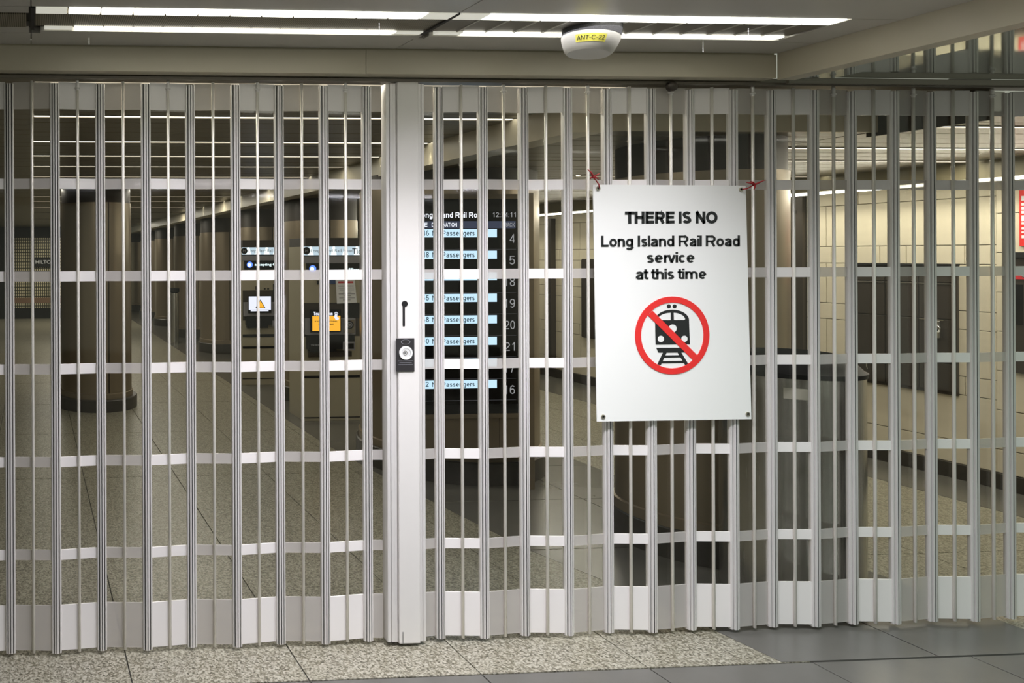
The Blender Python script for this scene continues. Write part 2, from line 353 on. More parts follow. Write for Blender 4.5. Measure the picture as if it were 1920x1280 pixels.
def ribbon(bm, pts, w, y, dep):
    P = [Vector(p) for p in pts]; closed = (P[0] - P[-1]).length < 1e-5
    if closed: P = P[:-1]
    n = len(P); L = []
    for i in range(n):
        a = P[(i - 1) % n] if (closed or i) else None; b = P[(i + 1) % n] if (closed or i < n - 1) else None
        d0 = (P[i] - a).normalized() if a is not None else (b - P[i]).normalized(); d1 = (b - P[i]).normalized() if b is not None else d0
        n0, n1 = Vector((-d0.y, d0.x)), Vector((-d1.y, d1.x)); nn = n0 + n1
        nn = nn.normalized() if nn.length > 1e-6 else n0; k = 1 / max(.5, nn.dot(n0))
        L.append((P[i] + nn * (w / 2 * k), P[i] - nn * (w / 2 * k)))
    V = [[bm.verts.new((q_.x, yy, q_.y)) for q_ in pr for yy in (y, y + dep)] for pr in L]
    for i in range(n if closed else n - 1):
        A, B = V[i], V[(i + 1) % n]
        for q_ in ((0, 2, 2, 0), (1, 3, 3, 1), (0, 1, 1, 0), (2, 3, 3, 2)): bm.faces.new((A[q_[0]], A[q_[1]], B[q_[2]], B[q_[3]]))
    if not closed:
        for A in (V[0], V[-1]): bm.faces.new((A[0], A[1], A[3], A[2]))
def grot(name, s, x0, x1, zbase, cap, y, mat, parent, w=.15, dep=.0006, tight=0.0):
    """a line of lettering from x0 to x1 on the base line zbase; every word is one object"""
    adv = 0; words = []; cur = []
    for c in s:
        a, st = glyph(c, w)
        if c == ' ': words.append(cur); cur = []
        else: cur.append((adv, st))
        adv += a - tight
    words.append(cur)
    xs = [o + p[0] for wd_ in words for o, st in wd_ for q_ in st for p in q_]
    lo, hi = min(xs) - w / 2, max(xs) + w / 2; sx = (x1 - x0) / (hi - lo)
    for wd_ in words:
        bm = bmesh.new()
        for o, st in wd_:
            for q_ in st: ribbon(bm, [((o + p[0]), p[1]) for p in q_], w, 0, dep)
        for v in bm.verts: v.co = Vector((x0 + (v.co.x - lo) * sx, y + v.co.y, zbase + v.co.z * cap))
        bmesh.ops.recalc_face_normals(bm, faces=bm.faces)
        link(name, bm, mat, parent)
ORD = ['nearest', 'second nearest', 'third nearest', 'fourth nearest', 'fifth nearest', 'sixth nearest', 'seventh nearest', 'eighth nearest', 'ninth nearest', 'tenth nearest', 'eleventh nearest', 'twelfth nearest', 'thirteenth nearest']

# ================================================================== STRUCTURE
# ---- floor
floor = struct(link('floor', bmbox(-6, 9, -6, 27, -.12, -.004), GROUT))
TW = .629; X0 = .347
def ftile(x0, x1, y0, y1, mat, cache={}):
    key = (round(x1 - x0, 4), round(y1 - y0, 4), mat.name)
    if key not in cache:
        w, h = (x1 - x0) / 2 - .0022, (y1 - y0) / 2 - .0022
        me = bpy.data.meshes.new('tile'); b = bmbox(-w, w, -h, h, -.03, 0, .0012); b.to_mesh(me); b.free(); me.materials.append(mat); cache[key] = me
    o = bpy.data.objects.new('tile', cache[key]); COL.objects.link(o); o.parent = floor
    o.location = ((x0 + x1) / 2, (y0 + y1) / 2, 0); return o
ys = [2.593, 3.79, 5.05, 6.31, 7.57, 8.83, 10.1]
for i in range(-2, 4):
    for a, b in zip(ys, ys[1:]): ftile(X0 + i * TW, X0 + (i + 1) * TW, a, b, TERR)
for xa, xb in ((3.95, 4.44), (4.44, 5.06), (5.06, 5.61)):
    for a, b in zip(ys[1:], ys[2:]): ftile(xa, xb, a - .3 * (a > 2.6), b - .3, TERR)
    ftile(xa, xb, 2.593, 3.49, TERR)
link('paving', bmbox(-4, 2.5, 10.102, 26, -.03, 0), TERR, floor)
link('paving', bmbox(3.95, 5.61, 9.805, 26, -.03, 0), TERR, floor)
link('paving', bmbox(-4, X0 - 2 * TW - .004, 2.593, 10.1, -.03, 0), TERR, floor)
# slate band under the column row, its left edge drawing in towards the hall
def slab(pts):
    return link('slate_tile', bmprism(pts, -.03, .0012), SLATE, floor)
le = [(2.593, 2.752), (3.12, 2.676), (3.66, 2.52), (4.4, 2.43), (5.1, 2.36), (5.9, 2.32), (7.0, 2.315), (8.2, 2.31), (9.4, 2.31), (11, 2.31), (14, 2.31), (18, 2.31), (26, 2.31)]
g = .003
for (ya, xa), (yb, xb) in zip(le, le[1:]):
    mid = 3.37
    slab([(xa, ya + g), (mid - g, ya + g), (mid - g, yb - g), (xb, yb - g)])
    slab([(mid + g, ya + g), (3.95 - g, ya + g), (3.95 - g, yb - g), (mid + g, yb - g)])
for a, b in ((2.6, 3.9), (3.9, 5.1), (5.1, 6.3), (6.3, 7.5), (7.5, 9.5), (9.5, 14), (14, 26)):
    ftile(5.614, 6.4, a, b, SLATE)
# slate field on the near side
for i in range(-2, 8):
    xa = X0 + i * TW
    xb = xa + TW
    ftile(xa, xb, 1.37, 2.59, SLATE)
    ftile(xa, xb, .1, 1.367, SLATE); ftile(xa, xb, -2.4, .097, SLATE)
# ---- near ceiling with a joint left of the lamp
ceiling = struct(link('ceiling', bmbox(-5, 9, -6, 2.734, ZF + .02, ZF + .08), PLANK2))
def cpanel(x0, x1, y0, y1, z=ZF, mat=CEILM): return link('panel', bmbox(x0 + .0015, x1 - .0015, y0 + .0015, y1 - .0015, z, z + .02, .001), mat, ceiling)
for xa, xb in ((-2.4, -1.2), (-1.2, 0.0), (0.0, 1.37), (1.37, 2.89)):
    cpanel(xa, xb, 2.592, 2.735)
    for ya, yb in ((.9, 2.318), (-.6, .9), (-2.1, -.6), (-4, -2.1)): cpanel(xa, xb, ya, yb)
cpanel(2.712, 2.89, 2.318, 2.592)
for xa, xb in ((-2.4, -1.2), (-1.2, -.006)):
    link('grille', bmbox(xa, xb - .01, 2.382, 2.515, ZF - .004, ZF + .02), LOUV, ceiling)
    cpanel(xa, xb, 2.318, 2.38); cpanel(xa, xb, 2.517, 2.592)
# ---- header beam over the gate and the return beam
hd = struct(link('trim_1', bmbox(-3, .0, 2.743, 2.845, 2.187, 2.30), HEADER), 'beige enamelled header beam above the folding gate')
for xa, xb in ((-3.0, 1.255), (1.255, 2.888)):
    link('panel', bmbox(xa + .001, xb - .001, 2.735, 2.745, 2.186, ZF - .004, .001), HEADER, hd)
link('panel', bmbox(0, 2.888, 2.745, 2.845, 2.187, 2.30), HEADER, hd)
rb = struct(link('trim_2', bmbox(2.889, 2.96, -4, 2.734, 2.178, 2.30), HEADER), 'beige return beam running towards the viewer')
# glossy lower ceiling right of the return beam
gl = struct(link('ceiling_glossy', bmbox(2.96, 8, -4, 2.76, 2.205, 2.26), PLANK2), 'glossy metal ceiling right of the return beam')
for xa, xb in ((2.962, 3.10), (3.10, 5.2), (5.2, 7.6)):
    for ya, yb in ((1.6, 2.76), (.3, 1.6), (-1, .3), (-4, -1)):
        link('panel', bmbox(xa + .0015, xb - .0015, ya + .0015, yb - .0015, 2.182 if xa < 3 else 2.195, 2.21, .001), CEILG, gl)
# ---- hall ceiling: planks running across, one bay each side of X = 0, lower bay right of the beam
hc = struct(link('ceiling_hall', bmbox(-4, 2.5, 2.846, 27, ZH + .02, ZH + .08), PLANK2), 'dark metal plank ceiling of the hall')
hr = struct(link('ceiling_hall_lower', bmbox(2.6, 6.5, 3.26, 27, ZR + .02, ZR + .08), PLANK2), 'lower metal plank ceiling right of the beam')
LY = [2.91, 3.65, 4.46, 5.1, 5.7, 6.45, 7.6, 8.64, 9.4, 10.55, 11.95, 14.0, 16.2]
RY = [3.12, 3.79, 4.32, 5.2, 6.2, 7.4]
def planks(x0, x1, z, ya, yb, lamps, parent, step=.152):
    cache = {}; y = ya
    while y < yb - .02:
        y2 = min(y + step, yb)
        for l in lamps:
            if y < l - .03 < y2 : y2 = l - .026
            if y < l + .026 and y2 > l - .027 and y2 > l - .0259: y = l + .026; y2 = min(y + step, yb)
        k = round(y2 - y, 4)
        if y2 - y > .015:
            if k not in cache:
                me = bpy.data.meshes.new('plank'); b = bmbox(x0, x1, .003, k - .003, 0, .02, .002); b.to_mesh(me); b.free(); me.materials.append(PLANK); cache[k] = me
            o = bpy.data.objects.new('plank', cache[k]); COL.objects.link(o); o.parent = parent; o.location = (0, y, z + random.uniform(-.0008, .0008)); o.rotation_euler.x = random.uniform(-.003, .003)
        y = y2
planks(.004, 2.448, ZH, 2.85, 10.6, LY, hc)
planks(-3.5, -.006, ZH, 2.85, 8.8, [], hc)
planks(2.60, 3.93, ZR, 3.27, 9, [], hr); planks(3.94, 5.86, ZR, 2.86, 9, RY, hr)
link('panel', bmbox(.004, 2.448, 10.6, 26.5, ZH, ZH + .02), PLANK, hc); link('panel', bmbox(-3.5, -.006, 8.8, 26.5, ZH, ZH + .02), PLANK, hc)
link('panel', bmbox(2.60, 5.86, 9, 26.5, ZR, ZR + .02), PLANK, hr)
# ---- beam between the two ceilings
bm_ = struct(link('trim_3', bmbox(2.45, 2.60, 3.25, 26, ZR - .012, ZH + .06), HEADER), 'beige beam running down the hall above the column row')
fz = struct(link('trim_4', bmbox(2.602, 3.93, 3.25, 3.268, ZR - .004, ZH + .06), HEADER), 'beige fascia behind the top of the gate')
link('panel', bmbox(2.45, 3.93, 2.846, 3.249, ZH, ZH + .02), CEILM, fz)
link('end_cap', bmbox(3.93, 3.945, 2.85, 3.3, ZR - .02, ZH + .06), CABM, fz)
# ---- right wall
XW = 6.15
wr = struct(link('wall_right', bmbox(XW + .012, XW + .4, 2.9, 5.7, 0, 2.3), WGROUT), 'cream stone tile wall right of the hall')
link('backing', bmbox(6.36 + .012, 6.36 + .4, 5.7, 26, 0, 2.3), WGROUT, wr)
def wtile(x, y0, y1, z0, z1, cache={}):
    k = (round(y1 - y0, 3), round(z1 - z0, 3))
    if k not in cache:
        me = bpy.data.meshes.new('tile'); b = bmbox(0, .02, .0025, k[0] - .0025, .0025, k[1] - .0025, .0015); b.to_mesh(me); b.free(); me.materials.append(WTILE); cache[k] = me
    o = bpy.data.objects.new('tile', cache[k]); COL.objects.link(o); o.parent = wr; o.location = (x - random.uniform(0, .0015), y0, z0)
zr = [(.10, .25, .78), (.25, .56, .8), (.56, .684, .165), (.684, .994, .8), (.994, 1.117, .8), (1.117, 1.425, .8), (1.425, 1.552, .165), (1.552, 1.864, .8), (1.864, 2.06, .8)]
for j, (z0, z1, w) in enumerate(zr):
    for xw, ya, yb in ((XW, 4.42, 5.594), (6.36, 5.7, 9.62)):
        y = ya; first = (.225 if w > .3 else .1) if j % 2 else w
        while y < yb - .01:
            y2 = min(y + first, yb); wtile(xw, y, y2, z0, z1); y = y2; first = w
for j in range(8):
    y = 2.95
    for y2 in ((3.4, 3.95, 4.42) if j % 2 else (3.1, 3.65, 4.2, 4.42)):
        wtile(XW - .006, y, y2, .002 + .25 * j + (.1 if j == 0 else 0), .002 + .25 * (j + 1)); y = y2
link('panel', bmbox(6.36, 6.38, 9.62, 26, .11, 2.06), WTILE, wr)
bb = struct(link('baseboard_right', bmbox(XW - .02, XW + .01, 2.9, 5.7, 0, .10, .003), PLINTH)); link('run', bmbox(6.34, 6.37, 5.7, 26, 0, .10, .003), PLINTH, bb)
# soffit with wall washing lamp
sf = struct(link('trim_5', bmbox(5.87, 6.6, 2.86, 26, 1.962, ZR + .1), OLIVE), 'olive soffit along the right wall with a lamp cove')
# ---- far walls
FY = 17.86
wb = struct(link('wall_back', bmbox(-4, 1.0, FY, FY + .2, 0, 2.3), GRID), 'far wall of small cream tiles with black borders')
zat = lambda y, x=50, Y=FY: atY(x, y, Y).z
link('border', bmbox(-4, 1.0, FY - .02, FY - .001, zat(446), ZH), BLACK, wb); link('border', bmbox(-4, 1.0, FY - .03, FY - .001, 0.0, zat(577)), BLACK, wb)
link('stripe', bmbox(-4, 1.0, FY - .004, FY - .001, zat(568), zat(558)), principled('brown_stripe', (.22, .13, .08), .5), wb)
link('opening', bmbox(-4, atY(8, 500, FY).x, FY - .05, FY - .001, 0, ZH), BLACK, wb)
struct(link('wall_end', bmbox(1.0, 6.5, 25.6, 25.8, 0, 2.3), OLIVE), 'end wall far down the passage')
struct(link('wall_left', bmbox(-4.2, -4, 2.9, 18, 0, 2.4), OLIVE), 'left wall of the hall')

# ================================================================== LAMPS
def tilelens(parent, x0, x1, y0, y1, z, n, lit, mats=(LENS, LENSDIM)):
    w = (x1 - x0) / n
    for i in range(n):
        m = mats[0] if lit(i) else mats[1]
        link('lens', bmbox(x0 + i * w + .003 - parent.location.x, x0 + (i + 1) * w - .003 - parent.location.x, y0 - parent.location.y, y1 - parent.location.y, z - parent.location.z, z + .012 - parent.location.z), m, parent)
def front_lamp(x0, x1, Y, label, dimends, energy, group=None, mesh='louvre', spread=180, ZF=ZF, col=(.93, .91, 1.0)):
    t = thing('ceiling_light', label, 'light', ((x0 + x1) / 2, Y, ZF), group)
    n = 13
    tilelens(t, x0, x1, Y - .025, Y + .032, ZF - .002, n, lambda i: not dimends(i, n))
    tilelens(t, x0 + .03, x1 - .01, Y + .172, Y + .2, ZF - .002, n, lambda i: not dimends(i, n))
    box('louvre', x0, x1, Y + .034, Y + .170, ZF + .002, ZF + .018, LOUV if mesh == 'louvre' else TRACK, t)
    if mesh != 'louvre':
        for i in range(1, 13): box('blade', x0 + (x1 - x0) * i / 13 - .003, x0 + (x1 - x0) * i / 13 + .003, Y + .034, Y + .17, ZF - .001, ZF + .004, CEILM, t)
    box('housing', x0 - .012, x0 - .001, Y - .025, Y + .2, ZF - .004, ZF + .02, DARKGAP, t)
    box('trim', x0 + .02, x1, Y + .203, Y + .244, ZF - .005, ZF + .01, CEILM, t)
    if energy:
        a = area('lamp', ((x0 + x1) / 2, Y + .03, ZF - .03), (x1 - x0) * .9, .2, energy, col, spread=math.radians(spread)); a.parent = t; a.location = (0, .09, -.012)
    return t
YL = 2.345
E_NEAR, E_FRONT = 40, 5
fl = front_lamp(.012, 1.372, YL, 'long lit ceiling light with perforated strip, left of the antenna dome', lambda i, n: i in (0, n - 1), E_FRONT, spread=110)
fr = front_lamp(1.376, 2.70, YL, 'long lit ceiling light behind the white antenna dome', lambda i, n: i == 0, E_FRONT, mesh='blade', spread=110)
for t, spots in ((fl, ((167, 50, 18), (711, 40, 30))), (fr, ((1318, 70, 18), (1403, 45, 20)))):
    for px, py, n in spots:
        p = atY(px, py, YL + (.21 if py in (50, 70) else .05)); b = bmesh.new()
        for k in range(10):
            bmesh.ops.create_uvsphere(b, u_segments=6, v_segments=4, radius=.0018, matrix=Matrix.Translation((p.x - t.location.x, p.y - t.location.y, ZF - .004 - k * .0048 - t.location.z)))
        link('bead_chain', b, CHROME, t)
for k, (y, xa, xb, nm, en) in enumerate(((1.76, .4, 2.70, 'first', E_NEAR), (-2.46, .012, 2.70, 'second', E_NEAR))):  # added lamp rows out of view, lighting the gate from the viewer's side
    front_lamp(xa, xb, y, f'added ceiling light out of view overhead on the near side, {nm} row back from the gate', lambda i, n: False, en, 'added lights over the near concourse', spread=130 if k == 0 else 180)
front_lamp(3.4, 6.0, -2.46, 'long added ceiling light out of view in the glossy ceiling right of the return beam', lambda i, n: False, E_NEAR * .9, 'added lights over the near concourse', ZF=2.193)  # added unseen lamp, brightens the right end of the gate
front_lamp(3.4, 4.6, 1.1, 'short added green-tinted ceiling light out of view in the glossy ceiling right of the return beam', lambda i, n: False, 13, 'added lights over the near concourse', ZF=2.193, spread=150, col=(.70, 1.0, .84))  # added unseen lamp, tinted to cast mint green on the upper right bands
for k, y in enumerate(LY):
    t = thing('strip_light', f'lit ceiling strip in the left hall bay, {ORD[k]} to the gate', 'light', (1.22, y, ZH), 'strip lights in the left hall bay')
    x0 = .012
    box('lens', x0, 2.44, y - .022, y + .022, ZH + .001, ZH + .012, LENSH, t)
    box('rail', x0, 2.44, y + .0222, y + .0255, ZH - .004, ZH + .012, TRACK, t); box('rail', x0, 2.44, y - .0255, y - .0222, ZH - .004, ZH + .012, TRACK, t)
    box('end_cap', x0 - .008, x0 - .0005, y - .026, y + .026, ZH - .006, ZH + .012, DARKGAP, t)
    if k in (2, 4, 5, 6, 7, 8, 9, 10):
        l = bpy.data.lights.new('end_lamp', 'SPOT'); l.energy = 1.3; l.spot_size = math.radians(18); l.spot_blend = .4; l.color = (1, .93, .7); l.shadow_soft_size = .004
        o = bpy.data.objects.new('end_lamp', l); COL.objects.link(o); o.parent = t; o.location = (2.428 - 1.22, 0, -.004); o.rotation_euler = (0, math.radians(-10), 0)
    if k in (0, 2, 4, 6, 8, 10, 12):
        a = area('lamp', (0, 0, 0), 2.2, .05, [4.5, 5, 5, 6, 8, 9, 14, 14, 20, 20, 24, 24, 34][k], (1, .94, .8)); a.parent = t; a.location = (0, 0, -.012)
for k, y in enumerate(RY):
    t = thing('strip_light', f'lit ceiling strip in the right hall bay, {ORD[k]} to the gate', 'light', (4.9, y, ZR), 'strip lights in the right hall bay')
    box('lens', 3.96, 5.85, y - .022, y + .022, ZR + .001, ZR + .012, LENSH, t)
    box('rail', 3.96, 5.85, y + .0222, y + .0255, ZR - .004, ZR + .012, TRACK, t); box('rail', 3.96, 5.85, y - .0255, y - .0222, ZR - .004, ZR + .012, TRACK, t)
    if k in (0, 2, 4):
        a = area('lamp', (0, 0, 0), 1.7, .05, 7, (1, .94, .8)); a.parent = t; a.location = (0, 0, -.012)
t = thing('cove_light', 'long wall washing lamp under the soffit above the cream tiles', 'light', (5.93, 6, 1.955))
for k, (a, b) in enumerate(((3.0, 4.2), (4.2, 5.4), (5.4, 6.6), (6.6, 7.8), (7.8, 9.2), (9.2, 11))):
    box('lens', 5.90, 5.96, a + .004, b - .004, 1.945, 1.961, COVE, t)
a = area('lamp', (0, 0, 0), .06, 8, 44, (1, .95, .78), (0, math.radians(28), 0)); a.parent = t; a.location = (.02, 1, -.02)

# ================================================================== FOLDING GATE
gate = thing('folding_gate', 'white folding gate of clear panels and aluminium bars across the passage', 'gate', (1.45, D, 0))
GX, GY = 1.45, D
ZT = 2.166; DEL = .008
def prof_mesh():
    pts = [(-.0185, -.004), (-.0165, -.009), (-.0125, -.0095), (-.0115, -.0065), (-.0085, -.0065), (-.0075, -.0125), (-.0015, -.0135), (-.0008, -.006), (.0008, -.006), (.0015, -.0135), (.0075, -.0125), (.0085, -.0065), (.0115, -.0065), (.0125, -.0095), (.0165, -.009), (.0185, -.004)]
    pts = pts + [(-x * 1, -y) for x, y in pts]
    me = bpy.data.meshes.new('hinge_profile'); b = bmprism(pts, 0, 1); b.to_mesh(me); b.free(); me.materials.append(ALU); me.materials.append(DARKGAP)
    for p in me.polygons:
        if abs(p.normal.z) < .5 and (abs(p.center.x) < .0012 or abs(abs(p.center.x) - .01) < .0006): p.material_index = 1
    return me
PROF = prof_mesh()
RODM = bpy.data.meshes.new('rod'); b = bmlathe([(.0056, 0), (.0056, 1)], 12); b.to_mesh(RODM); b.free(); RODM.materials.append(ROD)
for p in RODM.polygons: p.use_smooth = len(p.vertices) == 4
def inst(name, me, loc, rz=0, sc=(1, 1, 1), parent=gate):
    o = bpy.data.objects.new(name, me); COL.objects.link(o); o.parent = parent; o.location = loc; o.rotation_euler.z = rz; o.scale = sc; return o
folds = [(-.085 - .1725 + i * .1725, DEL if i % 2 == 1 else -DEL) for i in range(-6, 10)]        # left leaf, running on past the frame
foldsR = [(1.583 + i * .1714, DEL if i % 2 == 0 else -DEL) for i in range(0, 26)]
bands = [(2.060, ZT - .004)] + [(1.78 - .0200 - .3495 * k, 1.78 + .0185 - .3495 * k) for k in range(5)] + [(.022, .192)]
PANE = {}
def panel(ax, ay, bx, by, carrier, rod=True, frost=False):
    ang = math.atan2(by - ay, bx - ax); L = math.hypot(bx - ax, by - ay); cx, cy = (ax + bx) / 2 - GX, (ay + by) / 2
    half = L / 2 - .0165; k = (round(half, 4), frost)
    if k not in PANE:
        me = bpy.data.meshes.new('pane'); b = bmbox(-half, half, -.0012, .0012, .02, ZT - .004); b.to_mesh(me); b.free(); me.materials.append(CLEAR)
        hm = []
        if rod:
            for s in (-1, 1):
                mm = bpy.data.meshes.new('pane'); b = bmbox(min(s * .004, s * half), max(s * .004, s * half), -.0012, .0012, .02, ZT - .004); b.to_mesh(mm); b.free(); mm.materials.append(CLEAR); hm.append(mm)
        else: hm = [me]
        bd = []
        for z0, z1 in bands:
            mm = bpy.data.meshes.new('band'); b = bmbox(-half - .002, half + .002, -.0026, .0026, z0, z1); b.to_mesh(mm); b.free(); mm.materials.append(FROST if frost else BAND); bd.append(mm)
        PANE[k] = (hm, bd)
    hm, bd = PANE[k]
    for m in hm: inst('pane', m, (cx, cy, 0), ang)
    for m in bd: inst('band', m, (cx, cy, 0), ang)
    if rod:
        zt = 2.182 if carrier else ZT
        inst('rod', RODM, (cx, cy - .006, .015), 0, (1, 1, zt - .015))
        if carrier:
            b = bmlathe([(.0062, 0), (.0062, .006), (.0105, .008), (.0105, .012), (.0062, .014), (.0062, .034), (.0045, .036), (.0045, .05)], 14)
            o = link('carrier', b, ALU, gate); o.location = (cx, cy - .006, 2.132); autosmooth(o)
for i, ((ax, ay), (bx, by)) in enumerate(zip(folds, folds[1:])): panel(ax, ay, bx, by, i % 2 == 0, True, i % 2 == 1)
panel(folds[-1][0], folds[-1][1], 1.368, DEL * .3, False, False, True)
panel(1.51, DEL * .3, foldsR[0][0], foldsR[0][1], False, False, True)
for i, ((ax, ay), (bx, by)) in enumerate(zip(foldsR, foldsR[1:])): panel(ax, ay, bx, by, i % 2 == 1, True, i % 2 == 1)
for x, y in folds + foldsR: inst('hinge_profile', PROF, (x - GX, y * .6, .014), 0, (1, 1, ZT - .01 - .014))
# lock post with its jamb profiles
for x in (1.368, 1.383, 1.394): box('jamb', x - .0065, x + .0065, D - .022, D + .02, .015, ZT, ALU, gate, .002)
for x in (1.494, 1.507): box('jamb', x - .006, x + .006, D - .022, D + .02, .015, ZT, ALU, gate, .002)
post = box('lock_post', 1.403, 1.486, D - .03, D + .03, .012, ZT + .004, POST, gate, .003)
yp = D - .030
def slot(px, py): return atY(px, py, yp)
c = slot(758.5, 569.5); r_ = .0118
lx, lz = c.x - GX, c.z
face_prism('pull_slot', circ(lx, lz, r_, 28), yp - .002 - D, yp + .002 - D, BLACK, post)
q0 = slot(757, 610)
pts = [(q0.x - GX - .0042, lz), (q0.x - GX - .0042, q0.z)] + [(q0.x - GX + .0042 * math.cos(a), q0.z + .0042 * math.sin(a)) for a in [math.pi * (1 + k / 8) for k in range(1, 8)]] + [(q0.x - GX + .0042, q0.z), (q0.x - GX + .0042, lz)]
face_prism('pull_slot', pts, yp - .0015 - D, yp + .002 - D, BLACK, post)
a_, b_ = slot(742.5, 634), slot(776.5, 696)
box('lock_plate', a_.x, b_.x, yp - .004, yp + .001, b_.z, a_.z, principled('charcoal_plate', (.035, .033, .034), .4, .3), post, .0015)
# plate details
c = slot(759.5, 661); 
o = ring('lock_cylinder', c.x - GX, c.z, .026, .0185, yp - .008 - D, yp - .003 - D, principled('lock_rim', (.86, .86, .84), .3, .2), post)
face_prism('lock_core', circ(c.x - GX - .001, c.z, .0185, 36), yp - .0065 - D, yp - .003 - D, principled('brushed_lock', (.78, .78, .76), .3, .25), post)
ring('lock_core', c.x - GX - .003, c.z, .0085, .007, yp - .0075 - D, yp - .006 - D, TRACK, post, 32)
face_prism('keyhole', [(c.x - GX - .008, c.z - .0012), (c.x - GX + .001, c.z - .0018), (c.x - GX + .001, c.z + .0018), (c.x - GX - .008, c.z + .0012)], yp - .0075 - D, yp - .006 - D, BLACK, post)
c2 = slot(759.5, 640.5)
bm = bmesh.new()
V = [[bm.verts.new((c2.x - GX + rr * math.cos(2 * math.pi * i / 40) * (.0185), yp - .0046 - D, c2.z + rr * math.sin(2 * math.pi * i / 40) * .009)) for rr in (1, .9)] for i in range(40)]
for i in range(40): bm.faces.new((V[i][0], V[(i + 1) % 40][0], V[(i + 1) % 40][1], V[i][1]))
link('emblem', bm, MGREY, post)
for zz, w in ((676, .030), (679.5, .024), (683, .028)):
    p = slot(759.5, zz); box('fine_print', p.x - w, p.x + w, yp - .0046, yp - .0041, p.z - .0008, p.z + .0008, MGREY, post)
p = slot(755.6, 1195); box('mark', p.x - .001, p.x + .001, yp - .0008, yp + .001, p.z - .022, p.z + .022, INK, post)
# round latch hanging from the rail, and the rail
track = box('track', -3, 7.6, D - .03, D + .028, 2.1705, 2.183, TRACK, gate, .002)
box('track_lip', 2.962, 7.6, D - .062, D - .05, 2.1705, 2.194, TRACK, gate, .002)
cx = atY(1255, 163, D - .03)
o = lathe('track_latch', [(.016, 0), (.019, .003), (.019, .018), (.013, .022)], CABM, gate, 24, (cx.x - GX, cx.y - D, cx.z)); o.rotation_euler.x = math.pi / 2

# ================================================================== NOTICE SIGN
YS = D - .034
sg = thing('notice_sign', 'white plastic notice reading THERE IS NO Long Island Rail Road service, tied to the gate', 'sign', (atY(1260, 788, YS).x, YS, atY(1260, 788, YS).z))
def sl(px, py): 
    p = atY(px, py, YS); return p.x - sg.location.x, p.z - sg.location.z
bm = bmesh.new(); nx, nz = 24, 16
c00, c10, c01, c11 = [Vector((*sl(*q),)) for q in ((1119.5, 790), (1409, 785.5), (1112, 346), (1398.5, 348))]
def bow(u, v): return .0016 * math.sin(u * math.pi * 2.2 + .4) * (.3 + .7 * v) * 0.35
gridv = {}
for s, yo in ((0, 0), (1, .003)):
    for i in range(nx + 1):
        for j in range(nz + 1):
            u, v = i / nx, j / nz; p = (c00 * (1 - u) + c10 * u) * (1 - v) + (c01 * (1 - u) + c11 * u) * v
            gridv[s, i, j] = bm.verts.new((p.x, yo + bow(u, v), p.y))
for s in (0, 1):
    for i in range(nx):
        for j in range(nz): bm.faces.new([gridv[s, i, j], gridv[s, i + 1, j], gridv[s, i + 1, j + 1], gridv[s, i, j + 1]])
for i in range(nx):
    for j in (0, nz): bm.faces.new([gridv[0, i, j], gridv[0, i + 1, j], gridv[1, i + 1, j], gridv[1, i, j]])
for j in range(nz):
    for i in (0, nx): bm.faces.new([gridv[0, i, j], gridv[0, i, j + 1], gridv[1, i, j + 1], gridv[1, i, j]])
bmesh.ops.recalc_face_normals(bm, faces=bm.faces)
autosmooth(link('board', bm, SIGNW, sg))
yi = -.0012
def stext(s, x0, x1, ytop, ybot, bold, asc=None):
    a, b = sl(x0, ybot), sl(x1, ytop)
    text('lettering', s, a[0], b[0], a[1], b[1], yi, INK, sg, bold)
def sgrot(s_, x0, x1, ycap, ybase, w, tight=0):
    a, b, c = sl(x0, ybase), sl(x1, ybase), sl((x0 + x1) / 2, ycap)
    grot('lettering', s_, a[0], b[0], a[1], c[1] - a[1], yi, INK, sg, w, .0006, tight)
sgrot('THERE IS NO', 1169, 1345, 396.5, 419, .245, .09)
sgrot('Long Island Rail Road', 1127, 1387, 441.5, 462.5, .188, .095)
sgrot('service', 1213, 1302, 472.5, 492.5, .188, .095)
sgrot('at this time', 1192, 1324, 503.5, 523.5, .188, .095)
# pictogram, drawn in the 1280 px frame of a 160 px square at (1180, 550)
def q(x, y): return sl(1180 + x / 8, 550 + y / 8)
def pic(name, pts, mat, lvl=0): return face_prism(name, [q(*p) for p in pts], yi - .0005 * lvl, yi + .002, mat, sg)
def carc(cx, cy, rx, ry, a0, a1, n=16): return [(cx + rx * math.cos(math.radians(a0 + (a1 - a0) * i / n)), cy - ry * math.sin(math.radians(a0 + (a1 - a0) * i / n))) for i in range(n + 1)]
pic('train_body', [(393, 766), (905, 762)] + [(892, 420)] + carc(640, 400, 252, 157, 0, 180, 24) + [(385, 430)], INK)
pic('window_shape', [(615, 398)] + [(615, 288)] + carc(620, 395, 195, 105, 95, 172, 10) + [(440, 398)], SIGNW, 1)
pic('window_shape', [(665, 398), (815, 398), (832, 385)] + carc(655, 395, 178, 105, 8, 88, 10), SIGNW, 1)
for cx, cy, r in ((645, 525, 60), (468, 681, 47), (822, 679, 46)): pic('lamp_shape', carc(cx, cy, r, r, 0, 350, 30), SIGNW, 1)
for cx in (591, 676): pic('dot', carc(cx, 193, 30, 30, 0, 350, 24), INK)
pic('coupler', [(402, 815), (890, 812), (850, 884), (435, 886)], INK)
pic('rail_shape', [(503, 886), (556, 886), (468, 1076), (420, 1060)], INK); pic('rail_shape', [(722, 884), (776, 884), (884, 1060), (838, 1078)], INK)
pic('sleeper', [(530, 928), (750, 924), (768, 956), (515, 962)], INK); pic('sleeper', [(495, 1014), (795, 1008), (812, 1042), (478, 1048)], INK)
qc = q(641, 628); ro = abs(q(1197, 628)[0] - q(86, 628)[0]) / 2; ri = abs(q(1112, 628)[0] - q(172, 628)[0]) / 2
